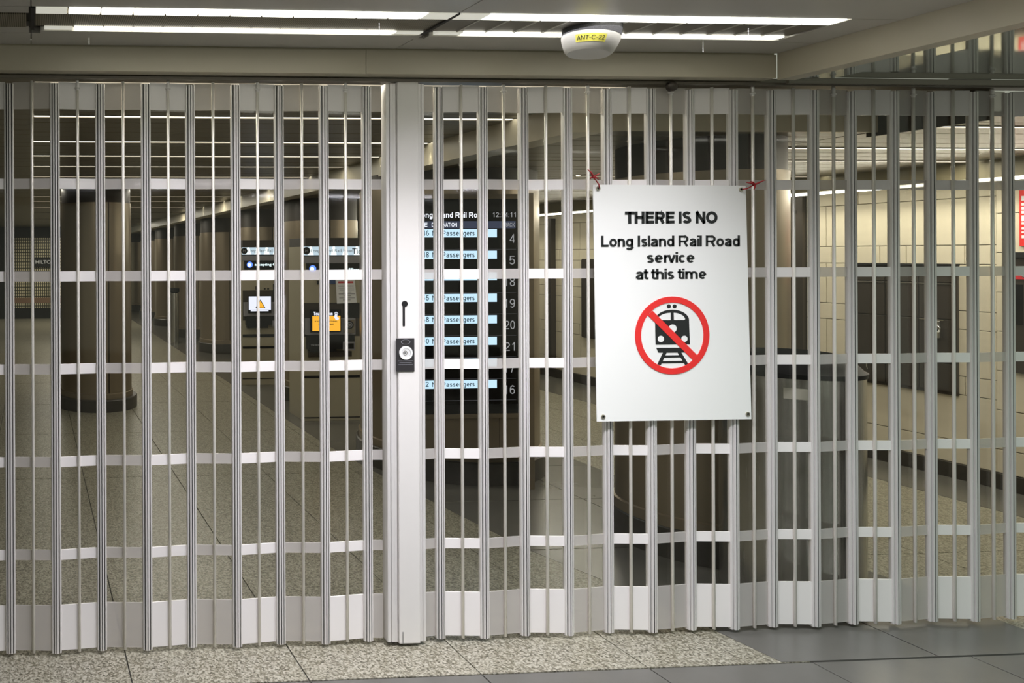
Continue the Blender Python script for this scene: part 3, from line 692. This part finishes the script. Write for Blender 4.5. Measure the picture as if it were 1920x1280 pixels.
ring('prohibition_ring', qc[0], qc[1], ro, ri, yi - .0012, yi + .002, RED, sg)
pic('prohibition_bar', [(275, 330), (342, 258), (1020, 932), (950, 1000)], RED, 2)
for px, py in ((1121, 353), (1389, 355), (1130.5, 781), (1401.5, 776)):
    a = sl(px, py); ring('grommet', a[0], a[1], .0085, .0045, yi - .002, yi + .002, BRASS, sg, 24)
    face_prism('grommet_hole', circ(a[0], a[1], .0045, 16), yi - .0004, yi + .001, BLACK, sg)
for s_, g_, pts in ((0, (1121, 353), [(1121, 353), (1119, 346), (1112, 337), (1104, 332), (1101, 336)]), (1, (1389, 355), [(1389, 355), (1396, 354), (1403, 350), (1407, 347)])):
    P = [(*[sl(*p)[0]], -.008 - .002 * i, sl(*p)[1]) for i, p in enumerate(pts)]
    link('cord', tube_bm([(a, b, c) for a, b, c in P], .0022, 8), RIBBON, sg, True)
    kx, kz = sl(*pts[-1] if s_ else (1107, 333))
    tails = ((1096, 318), (1118, 326), (1117, 338)) if s_ == 0 else ((1392, 343), (1428, 338), (1406, 357), (1399, 340))
    for i, tp in enumerate(tails):
        e = sl(*tp); link('cord_tail', tube_bm([(kx, -.016, kz), ((kx + e[0]) / 2, -.02, (kz + e[1]) / 2 + .002), (e[0], -.016, e[1])], [.004, .003, .0012], 6), RIBBON, sg, True)
    b = bmesh.new(); bmesh.ops.create_icosphere(b, subdivisions=2, radius=.006)
    for v in b.verts: v.co *= 1 + random.uniform(-.25, .25)
    o = link('knot', b, RIBBON, sg, True); o.location = (kx, -.016, kz)

# ================================================================== ANTENNA DOME
ad = thing('antenna_dome', 'white ceiling antenna dome with yellow ANT-C-22 label', 'antenna', (1.925, 2.46, ZF))
ad.rotation_euler.y = math.radians(9)
lathe('gasket', [(.0865, -.030), (.0865, .012)], FOAM, ad, 48)
lathe('dome', [(.045, -.092), (.062, -.089), (.071, -.080), (.081, -.055), (.0855, -.038), (.086, -.0302)], DOME, ad, 48)
def wrap(o, R0, R1, z0, z1, ang0):
    for v in o.data.vertices:
        t = (v.co.z - z0) / (z1 - z0); r = R0 + (R1 - R0) * t + (-v.co.y); a = ang0 + v.co.x / R1
        v.co = Vector((r * math.sin(a), -r * math.cos(a), v.co.z))
a0 = math.atan2(-ad.location.x, 1) * .0
azi = math.atan2(ad.location.x, ad.location.y)      # the label faces a little left of straight out
bm = bmesh.new(); n = 12
for i in range(n + 1):
    for z in (-.068, -.043): bm.verts.new((-.047 + .094 * i / n, 0, z))
bm.verts.ensure_lookup_table()
for i in range(n): bm.faces.new((bm.verts[2 * i], bm.verts[2 * i + 2], bm.verts[2 * i + 3], bm.verts[2 * i + 1]))
lab = link('label_strip', bm, YELLOW, ad); wrap(lab, .0772, .0845, -.068, -.043, -.62)
n0 = len(ad.children); grot('lettering', 'ANT-C-22', -.042, .042, -.0625, .0135, -.0018, INK, ad, .13, .0004)
for o in ad.children:
    if o.name.startswith('lettering'): wrap(o, .0772, .0845, -.068, -.043, -.62)

# ================================================================== COLUMNS
def column(x, y, r, label, zt, collar_h, plinth_h=.16, pr=None, seam=None, name='column', group='columns'):
    t = thing(name, label, 'column', (x, y, 0), group); pr = pr or r * 1.07
    lathe('plinth', [(pr, 0), (pr, plinth_h - .008), (pr - .008, plinth_h)], PLINTH, t, 56)
    lathe('plinth_rim', [(r + .012, plinth_h), (r + .012, plinth_h + .05), (r, plinth_h + .056)], COLM, t, 56)
    # cladding in two half shells with open seams
    for k in range(2):
        a0 = (seam if seam is not None else -2.2) + k * math.pi; bm = bmesh.new(); n = 28; R = []
        gap = .006 / r
        for i in range(n + 1):
            a = a0 + gap + (math.pi - 2 * gap) * i / n
            R.append([bm.verts.new((rr * math.cos(a), rr * math.sin(a), z)) for rr, z in ((r, plinth_h + .056), (r, zt - collar_h), (r - .015, zt - collar_h), (r - .015, plinth_h + .056))])
        for A, B in zip(R, R[1:]):
            for j in range(4): bm.faces.new((A[j], B[j], B[(j + 1) % 4], A[(j + 1) % 4]))
        bm.faces.new(R[0]); bm.faces.new(list(reversed(R[-1]))); bmesh.ops.recalc_face_normals(bm, faces=bm.faces)
        autosmooth(link('cladding', bm, COLM, t))
    lathe('core', [(r - .016, plinth_h + .05), (r - .016, zt - collar_h + .002)], DARKGAP, t, 32)
    lathe('collar', [(r - .008, zt - collar_h - .002), (r - .008, zt)], COLD, t, 56)
    return t
def facing(x, y): return math.atan2(-y, -x)
column(.645, 7.52, .355, 'bronze round column standing alone on the left, in front of the ticket machines', ZH, .17, .115, .41, facing(.645, 7.52) + .35)
column(3.45, 3.687, .352, 'bronze round column directly behind the notice sign and bin', ZR, .165, .155, .368, facing(3.45, 3.687) + .9)
column(3.011, 5.286, .585, 'broad bronze column behind the departure board', ZR, .10, .15, .615, facing(3.011, 5.286) - 1.1)
for k, y in enumerate((7.62, 9.47, 11.55, 13.75, 15.9, 18.0, 20.4, 23)):
    column(3.0, y, .365, ['bronze column behind the ticket machine with the orange screen', 'bronze column behind the ticket machine with the white screen', 'bronze column just left of the white-screen ticket machine', 'second bronze column to the left of the ticket machines',
        'third bronze column to the left of the ticket machines', 'fourth bronze column to the left of the ticket machines', 'next to last bronze column far down the row', 'last bronze column far down the row'][k], ZR, .22, .15, .40, facing(3, y) + .25)

# ================================================================== DEPARTURE BOARD
YB = 4.60
bd = thing('departure_board', 'tall black departure screen listing No Passengers trains, in a bronze stand', 'screen', (atY(862, 600, YB).x, YB, 0))
def bw(px, py, Y=YB):
    p = atY(px, py, Y); return p.x, p.z
def brect(name, xa, xb, ya, yb, y0, y1, mat, parent=bd, bev=0):
    c = atY((xa + xb) / 2, (ya + yb) / 2, YB); x0 = atY(xa, (ya + yb) / 2, YB).x; x1 = atY(xb, (ya + yb) / 2, YB).x
    z0 = atY((xa + xb) / 2, yb, YB).z; z1 = atY((xa + xb) / 2, ya, YB).z
    return box(name, x0, x1, y0, y1, z0, z1, mat, parent, bev)
brect('cabinet', 745, 976, 373, 776, YB, YB + .09, BLACK, bd, .003)
brect('screen', 752, 970, 396, 758, YB - .002, YB, BLACKGL)
brect('top_rail', 738, 988, 364, 373, YB - .012, YB + .1, COLM, bd, .002)
for xa, xb in ((732, 741), (990, 1001)):
    x0, x1 = atY(xa, 600, YB).x, atY(xb, 600, YB).x
    box('stand_post', x0, x1, YB - .005, YB + .1, 0, atY(996, 362, YB).z, COLM, bd, .003)
brect('lower_rail', 742, 988, 776, 784, YB - .008, YB + .06, COLM)
zb = .34
x0, xm, x1 = atY(742, 800, YB).x, atY(938.5, 800, YB).x, atY(988, 800, YB).x; zt_ = atY(860, 785, YB).z
box('lower_panel', x0, xm - .002, YB + .01, YB + .04, .20, zt_, COLM, bd, .001); box('lower_panel', xm + .002, x1, YB + .01, YB + .04, .20, zt_, COLM, bd, .001)
ys_ = YB - .004
def btext(s_, xa, xb, ya, yb, mat, w=.15, y=ys_ - .001):
    p0, p1 = bw(xa, yb), bw(xb, ya); L = bd.location
    grot('lettering', s_, p0[0] - L.x, p1[0] - L.x, p0[1], p1[1] - p0[1], y - L.y, mat, bd, w, .0008)
btext('Long Island Rail Road', 783, 908, 398, 408, STXT, .16); btext('12:34:11', 923, 966, 398, 407, STXTD, .13)
brect('heading_bar', 756, 966, 414.5, 428, ys_, ys_ + .001, SDARK)
btext('TIME', 778, 801, 417.5, 425, STXT, .14); btext('DESTINATION', 809, 856, 417.5, 425, STXT, .14); btext('TRACK', 940, 964.5, 417.5, 425, STXTD, .13)
rows = [('46', '4'), ('48', '5'), (None, '18'), ('55', '19'), ('58', '20'), ('00', '21'), (None, '17'), ('32', '16')]
for k, (tm, tr) in enumerate(rows):
    y0 = 429.6 + 40.45 * k
    brect('row_bar', 760, 931, y0, y0 + 15.2, ys_, ys_ + .001, SBAR)
    if tm:
        btext(tm, 791, 803.5, y0 + 2.6, y0 + 12.2, SINK); btext('No Passengers', 809.5, 889, y0 + 2.6, y0 + 12.2, SINK)
    w = 10 if len(tr) == 1 else 20
    btext(tr, 964.5 - w, 964.5, y0 + 9.2, y0 + 25.5, STXTD, .10)
    brect('divider', 756, 967, y0 + 37.6, y0 + 38.1, ys_, ys_ + .001, SLINE)

# ================================================================== TICKET MACHINES
def machine(Y, pts, label, n):
    cx = atY(pts['x0'], 600, Y).x; W_ = .86
    t = thing('ticket_machine', label, 'ticket machine', (cx, Y, 0), 'ticket machines')
    def rr(name, xa, xb, ya, yb, y0, y1, mat, bev=0, parent=t):
        xm, ym = (xa + xb) / 2, (ya + yb) / 2
        return box(name, atY(xa, ym, Y).x, atY(xb, ym, Y).x, Y + y0, Y + y1, atY(xm, yb, Y).z, atY(xm, ya, Y).z, mat, parent, bev)
    def tx(s, xa, xb, ya, yb, y0, mat, bold=.01):
        p0, p1 = atY(xa, yb, Y), atY(xb, ya, Y); return text('lettering', s, p0.x - t.location.x, p1.x - t.location.x, p0.z, p1.z, y0, mat, t, bold, .001)
    x0, x1 = pts['x0'], pts['x1']
    zt = atY(x0, pts['cap'][0], Y).z
    box('body', cx, atY(x1, 600, Y).x, Y, Y + .38, 0.0, zt - .01, MBODY, t, .004)
    rr('cap', x0 - 1, x1 + 1, *pts['cap'], -.06, .36, COLD, .002)
    s0, s1 = pts['sign']
    rr('sign_panel', x0, x1, s0, s1, -.012, 0, LITSIGN)
    sw = (x1 - x0)
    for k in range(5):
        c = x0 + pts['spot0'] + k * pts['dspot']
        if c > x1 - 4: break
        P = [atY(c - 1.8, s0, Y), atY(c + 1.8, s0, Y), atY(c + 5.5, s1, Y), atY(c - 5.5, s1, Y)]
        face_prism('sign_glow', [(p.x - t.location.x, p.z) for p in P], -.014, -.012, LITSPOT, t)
    lc = atY(x0 + 4.5, (s0 + s1) / 2, Y); rl = (s1 - s0) * .45 * Y / F
    face_prism('logo_disc', circ(lc.x - t.location.x, lc.z, rl, 24), -.017, -.013, BLACK, t)
    tx('M', x0 + 2.0, x0 + 7, (s0 + s1) / 2 - 2.6, (s0 + s1) / 2 + 2.6, -.019, MGREY)
    tx('Long Island Rail Road', x0 + 12.5, x0 + 12.5 + pts['tw'], (s0 + s1) / 2 - 3.4, (s0 + s1) / 2 + 4.6, -.017, MGREY, 0)
    if n == 0: tx('Tickets', x0 + 90, x0 + 128, s0 + 3, s1 - 2, -.017, INK, .015)
    rr('rule', x0, x1, s1, s1 + 2, -.013, 0, BLACK)
    rr('grey_strip', x0, x1, s1 + 2.2, pts['led'][0], -.01, 0, MGREY)
    l0, l1 = pts['led']
    rr('message_panel', x0 + 4.5, x1, l0, l1, -.016, 0, BLACKGL)
    d = atY(x0 + pts['disc'][0], pts['disc'][1], Y)
    face_prism('blue_disc', circ(d.x - t.location.x, d.z, pts['disc'][2] * Y / F, 28), -.019, -.016, BLUELED, t)
    face_prism('blue_disc_core', circ(d.x - t.location.x - .006, d.z - .003, pts['disc'][2] * .6 * Y / F, 20), -.0205, -.018, LEDTXT, t)
    for s, xa, xb, ya, yb in pts['msg']: tx(s, xa, xb, ya, yb, -.018, LEDTXT, .012)
    # screen console
    for nm, xa, xb, ya, yb, y0, y1, mat in pts['rects']: rr(nm, xa, xb, ya, yb, y0, y1, mat)
    for s, xa, xb, ya, yb, y0, mat in pts['texts']: tx(s, xa, xb, ya, yb, y0, mat, .02)
    for cxp, cyp, r_, y0 in pts['speaker']:
        c = atY(cxp, cyp, Y); k = Y / F
        face_prism('card_reader', circ(c.x - t.location.x, c.z, r_ * k, 28), y0 - .006, y0, BLACK, t)
        ring('card_reader_ring', c.x - t.location.x, c.z, r_ * .68 * k, r_ * .5 * k, y0 - .009, y0 - .005, MGREY, t, 32)
        face_prism('card_reader_core', circ(c.x - t.location.x, c.z, r_ * .33 * k, 20), y0 - .008, y0 - .004, MGREY, t)
    return t, rr, tx
m2, rr, tx = machine(6.62, dict(x0=569, x1=745, cap=(446, 462), sign=(462, 478), spot0=12.5, dspot=21.6, tw=79, led=(493, 513), disc=(16, 503.5, 6.5),
    msg=[('*Buy tickets', 652, 700, 502, 509)],
    rects=[('recess', 570, 742, 567, 630, -.002, .0, CABM), ('console', 571, 662, 596, 626, -.05, 0, MGREY), ('screen_bezel', 577, 634, 579, 621, -.065, -.05, BLACKGL), ('screen', 580.5, 632.5, 591, 619, -.067, -.065, ORANGE),
           ('reader_plate', 639.5, 659.5, 598, 623, -.062, -.05, STEEL), ('slot_panel', 574, 660, 626.5, 653, -.055, 0, BLACK), ('slot_panel', 578, 627, 653, 658, -.05, 0, BLACK), ('tray', 577, 657, 658, 668, -.03, 0, CABM), ('coin_slot', 638, 660, 639, 655, -.06, -.055, MGREY), ('coin_mouth', 641, 658, 642, 652, -.062, -.06, BLACK),
           ('seam', 570, 742, 703, 707.5, -.003, .0, BLACK), ('seam', 570, 742, 780.5, 782.5, -.003, 0, BLACK), ('card', 594, 601, 526, 533, -.012, 0, BLACK), ('card', 618, 628, 525, 532, -.012, 0, principled('blue_card', (.05, .09, .22), .5)), ('side_recess', 643, 742, 568, 596, -.004, 0, BLACK)],
    texts=[('Touch Screen', 582.5, 618, 583, 590, -.067, STXT), ('IF YOU SEE SOMETHING,', 585, 627, 599.5, 603, -.0685, INK), ('SAY SOMETHING', 592, 620, 605, 608.5, -.0685, INK), ('TICKETS', 578, 600, 644, 647, -.057, MGREY)],
    speaker=[(649.5, 607.5, 8, -.062)]), 'ticket machine with the orange touch screen and paper notice', 0)
# paper notice taped to the machine, tilted a little
pn = [(a.x - m2.location.x, a.z) for a in (atY(629, 568.5, 6.62), atY(666, 566.5, 6.62), atY(662, 524, 6.62), atY(626.5, 524.5, 6.62))]
face_prism('paper_notice', pn, -.035, -.033, PAPER, m2)
rr('notice_heading', 631, 659, 527, 530.5, -.0365, -.035, REDP)
for k, (xa, xb) in enumerate(((631, 660), (632, 661), (634, 661), (640, 656), (632, 662), (641, 655), (633, 662), (640, 654))): rr('notice_line', xa, xb, 535 + k * 3.7, 536.3 + k * 3.7, -.0365, -.035, MGREY)
Pp = [(623.5, 584), (625.5, 590), (627.5, 596)]
b = atY(624.5, 587, 6.62); k_ = 6.62 / F
for i in range(8):
    a = math.pi * 2 * i / 8; P = [(b.x - m2.location.x + (rr_ * math.cos(a + da)) * k_, b.z + rr_ * math.sin(a + da) * k_) for rr_, da in ((1.5, -.3), (4, -.1), (4, .1), (1.5, .3))]
    face_prism('touch_mark', P, -.0685, -.067, STXT, m2)
hp = [(622.5, 588), (625.5, 588), (626.5, 593), (630, 594.5), (628.5, 598.5), (624, 598.5), (621, 593)]
face_prism('touch_hand', [((atY(x, y, 6.62).x - m2.location.x), atY(x, y, 6.62).z) for x, y in hp], -.07, -.067, WSCREEN, m2)
m1, rr, tx = machine(8.50, dict(x0=453, x1=585, cap=(450, 463.5), sign=(463.5, 477), spot0=12, dspot=17.2, tw=62, led=(488, 505), disc=(14.5, 496, 5.6),
    msg=[('accepting Cash, D', 477, 537, 493, 499.5)],
    rects=[('recess', 455, 580, 544, 600, -.002, 0, CABM), ('console', 456, 520, 566, 592, -.05, 0, MGREY), ('screen_bezel', 462.5, 505.5, 554, 586, -.065, -.05, BLACKGL), ('screen', 463.5, 504.5, 555, 580, -.067, -.065, WSCREEN), ('screen_bar', 467, 500, 580.5, 582.5, -.067, -.065, WSCREEN),
           ('reader_plate', 510, 528, 568, 588, -.06, -.05, STEEL), ('slot_panel', 460, 527, 591, 608, -.055, 0, BLACK), ('slot_panel', 462, 500, 608, 614, -.05, 0, BLACK), ('coin_slot', 508, 524, 600, 611, -.06, -.055, MGREY), ('side_recess', 512, 528, 532, 566, -.01, 0, BLACK),
           ('seam', 455, 580, 626, 631.5, -.004, 0, BLACK), ('seam', 455, 580, 648.5, 652.5, -.004, 0, BLACK), ('seam', 455, 580, 708, 709.5, -.004, 0, BLACK), ('knob', 479, 481.5, 536, 543, -.02, 0, BLACK), ('knob', 495, 497.5, 540, 542.5, -.012, 0, BLACK), ('knob', 501, 504, 540, 542.5, -.012, 0, BLACK)],
    texts=[], speaker=[(518, 577, 7, -.06)]), 'ticket machine with the white screen showing a warning triangle', 1)
for mat, pts, y in ((INK, [(475.5, 577), (494.5, 577), (485, 560.5)], -.0685), (ORANGE, [(477.5, 575.8), (492.5, 575.8), (485, 562.8)], -.0695)):
    face_prism('warning_triangle', [((atY(x, y_, 8.5).x - m1.location.x), atY(x, y_, 8.5).z) for x, y_ in pts], y, -.067, mat, m1)

# ================================================================== BINS
bx, by, br = 3.303, 3.08, .235
tb = thing('trash_can', 'large round stainless bin with black lid behind the gate', 'bin', (bx, by, 0))
lathe('body', [(br - .01, .0), (br - .01, .02), (br, .022), (br, .985), (br - .006, .992)], STEEL, tb, 64)
lathe('lid', [(br + .004, .987), (br + .006, 1.005), (br - .006, 1.012), (br - .02, 1.03), (br - .05, 1.06), (br - .085, 1.075), (br - .095, 1.06), (br - .1, 1.0)], BLACK, tb, 64)
bm = bmesh.new(); n = 10
for i in range(n + 1):
    a = math.atan2(-by, -bx) + .02 + (.42) * (i / n - .22)
    for rr_, z in ((br + .0008, .902), (br + .0008, .948)): bm.verts.new((rr_ * math.cos(a), rr_ * math.sin(a), z))
bm.verts.ensure_lookup_table()
for i in range(n): bm.faces.new((bm.verts[2 * i], bm.verts[2 * i + 2], bm.verts[2 * i + 3], bm.verts[2 * i + 1]))
r = bmesh.ops.extrude_face_region(bm, geom=bm.faces[:])
for v in r['geom']:
    if isinstance(v, bmesh.types.BMVert): v.co = Vector((v.co.x * .9985, v.co.y * .9985, v.co.z))
bmesh.ops.recalc_face_normals(bm, faces=bm.faces); link('label_strip', bm, TAPE, tb)
p = atY(329.5, 627, 12.6)
ub = thing('ash_bin', 'slim stainless ash bin with dark cap by the far columns', 'bin', (p.x - .02, 12.6, 0))
lathe('body', [(.075, 0), (.075, .80), (.07, .86)], STEEL, ub, 28); lathe('cap', [(.06, .86), (.085, .885), (.085, .935), (.07, .945)], BLACK, ub, 28)

# ================================================================== RIGHT WALL FITTINGS
def wy(px, X): return X * (1400.0) / (1400 * 1.0) if False else atX(px, 470, X).y
def wrect(name, xa, xb, ya, yb, x0, x1, mat, parent, X=XW - .03, bev=0):
    """panel on the right wall given by photograph measurements taken at its front plane X"""
    yA, yB = atX(xa, 500, X).y, atX(xb, 500, X).y
    xm = (xa + xb) / 2
    z0, z1 = atX(xm, yb, X).z, atX(xm, ya, X).z
    return box(name, X + x0, X + x1, min(yA, yB), max(yA, yB), z0, z1, mat, parent, bev)
Xc = XW - .03
lc = thing('wall_cabinet', 'dark brown metal cabinet with small doors on the cream tile wall', 'cabinet', (Xc, 4.92, 0))
yA, yB = 5.228, 4.615; zc0, zc1 = .55, 1.415
box('carcass', Xc + .012, Xc + .035, yB, yA, zc0, zc1, CABM, lc)
box('top_ledge', Xc - .02, Xc + .03, yB - .005, yA + .005, zc1, zc1 + .012, BLACK, lc)
cols = [yB, yB + .204, yB + .408, yA]; rz = [zc0 + .02, .76, 1.055, 1.30, zc1]
for a, b in zip(cols, cols[1:]):
    for i, (z0, z1) in enumerate(zip(rz, rz[1:])):
        d_ = box('door', Xc, Xc + .012, a + .003, b - .003, z0 + .003, z1 - .003, CABM, lc, .0015)
        if i == 2: box('edge_strip', Xc - .004, Xc, a + .006, b - .006, z1 - .009, z1 - .004, CHROME, d_) if False else box('edge_strip', Xc - .004, Xc + .001, a + .006, b - .006, z1 - .010, z1 - .004, STEEL, lc)
        if i == 1 and a == cols[0]: box('edge_strip', Xc - .004, Xc + .001, a + .06, b - .006, z1 - .010, z1 - .004, CHROME, lc)
        if i == 0:
            hy = (a + b) / 2
            link('handle', tube_bm([(-.001, hy - 4.92, .65), (-.016, hy - 4.92, .66), (-.02, hy - 4.92, .685), (-.016, hy - 4.92, .71), (-.001, hy - 4.92, .72)], .004, 6), CHROME, lc, True)
hy = atX(1760, 620, Xc).y - 4.92; hz = atX(1760, 622, Xc).z
link('padlock', bmbox(-.03, -.004, hy - .025, hy + .02, hz - .04, hz + .005, .004), CHROME, lc)
link('shackle', tube_bm([(-.016, hy - .018, hz), (-.016, hy - .018, hz + .03), (-.016, hy - .002, hz + .045), (-.016, hy + .012, hz + .03), (-.016, hy + .012, hz)], .005, 8), CHROME, lc, True)
link('hasp', bmbox(-.012, 0, hy - .012, hy + .03, hz + .02, hz + .075, .003), STEEL, lc)
link('latch_plate', bmbox(-.02, 0, hy + .025, hy + .06, hz + .01, hz + .035, .003), CABM, lc)
# dark upright panel beside the second column
dp = thing('riser_cover', 'narrow dark upright metal panel between the column and the tile wall', 'cover', (XW - .02, 5.646, 0))
box('face', XW - .03, XW + .008, 5.597, 5.697, .102, 1.955, CABM, dp, .004)
o = lathe('port', [(.02, 0), (.02, .006), (.012, .009)], STEEL, dp, 20, (-.001, 0, 1.83)); o.rotation_euler.y = -math.pi / 2; o.scale = (1.5, .8, 1)
for zz in (.93, .99, 1.05): 
    o = lathe('stud', [(.007, 0), (.007, .004), (.003, .008)], CHROME, dp, 12, (-.001, .01, zz)); o.rotation_euler.y = -math.pi / 2
# far fittings on the wall right of the departure board
dd = thing('door_frame', 'tall dark upright frame on the far part of the tile wall', 'frame', (6.34, 9.3, 0))
yA, yB = atX(1031, 500, 6.34).y, atX(1039, 500, 6.34).y
box('jamb', 6.30, 6.37, yB, yA, 0.11, 1.93, CABM, dd, .003)
for zz in (.92, 1.0, 1.06): 
    o = lathe('stud', [(.012, 0), (.012, .006), (.005, .01)], CHROME, dd, 12, (-.041, (yA + yB) / 2 - 9.3, zz)); o.rotation_euler.y = -math.pi / 2
dc = thing('dark_cabinet', 'dark flat cabinet on the far tile wall beside the notice sign', 'cabinet', (6.34, 8.3, 0))
yA = atX(1091.5, 500, 6.34).y; z1, z0 = atX(1091.5, 485, 6.34).z, atX(1091.5, 632, 6.34).z
box('carcass', 6.335, 6.356, yA - .62, yA, z0, z1, CABM, dc, .002); box('door', 6.325, 6.3345, yA - .30, yA - .004, z0 + .01, z1 - .01, CABM, dc, .001); box('door', 6.325, 6.3345, yA - .612, yA - .306, z0 + .01, z1 - .01, CABM, dc, .001)
# red banner and dark box near the right edge of the picture
Xn = XW - .012
rb_ = thing('red_banner', 'red sign with white lettering high on the tile wall at the right', 'sign', (Xn, 4.15, 0))
yA = atX(1912.5, 400, Xn).y; z1, z0 = atX(1912.5, 355, Xn).z, atX(1912.5, 461.5, Xn).z
box('board', Xn - .006, Xn + .004, yA - .42, yA, z0, z1, RED, rb_, .001)
for k, (u0, u1) in enumerate(((.12, .2), (.24, .29), (.31, .36), (.38, .43), (.46, .56), (.58, .62), (.67, .71), (.74, .77), (.81, .86))):
    box('lettering', Xn - .0075, Xn - .006, yA - .30, yA - .012, z1 - (z1 - z0) * u1, z1 - (z1 - z0) * u0, PAPER, rb_)
eb = thing('equipment_box', 'dark box with a red sign strip on the wall at the right edge', 'box', (Xn, 4.1, 0))
yA = atX(1900, 500, Xn).y; z1, z0 = atX(1900, 474, Xn).z, atX(1900, 697, Xn).z
box('carcass', Xn - .02, Xn + .002, yA - .5, yA, z0, z1 - .03, CABM, eb, .002); box('top', Xn - .04, Xn + .002, yA - .5, yA + .002, z1 - .03, z1 + .003, BLACK, eb, .002)
za, zb_ = atX(1905, 499, Xn).z, atX(1905, 523, Xn).z
box('sign_strip', Xn - .025, Xn - .02, yA - .5, yA - .002, zb_, za, REDP, eb)
tl = text('lettering', 'VIA', .03, .20, zb_ + .012, za - .012, 0, PAPER, eb, .01); tl.rotation_euler.z = -math.pi / 2; tl.location = (-.027, yA - 4.1, 0)
yw = atX(1908, 500, Xn).y
box('window', Xn - .024, Xn - .02, yw - .04, yw, atX(1908, 608, Xn).z, atX(1908, 533, Xn).z, BLACKGL, eb)
for zz in (570, 586): o = lathe('knob', [(.008, 0), (.008, .01), (.003, .014)], CHROME, eb, 12, (-.021, yw + .018 - 4.1, atX(1905, zz, Xn).z)); o.rotation_euler.y = -math.pi / 2

# ---- sign on the far wall
p0, p1 = atY(65, 500.5, FY - .06), atY(113, 482, FY - .06)
hs = thing('corridor_sign', 'small black HILTON sign on the far cream tile wall', 'sign', ((p0.x + p1.x) / 2, FY - .06, p0.z))
box('plate', p0.x, p1.x, FY - .06, FY - .045, p0.z, p1.z, BLACK, hs); 
for xx in (p0.x + .05, p1.x - .05): box('bracket', xx - .015, xx + .015, FY - .046, FY, p0.z + .05, p0.z + .09, CABM, hs)
q0, q1 = atY(66.5, 494.5, FY - .062), atY(103, 487.5, FY - .062)
text('lettering', 'HILTON', q0.x - hs.location.x, q1.x - hs.location.x, q0.z - hs.location.z, q1.z - hs.location.z, -.003, PAPER, hs, .02)
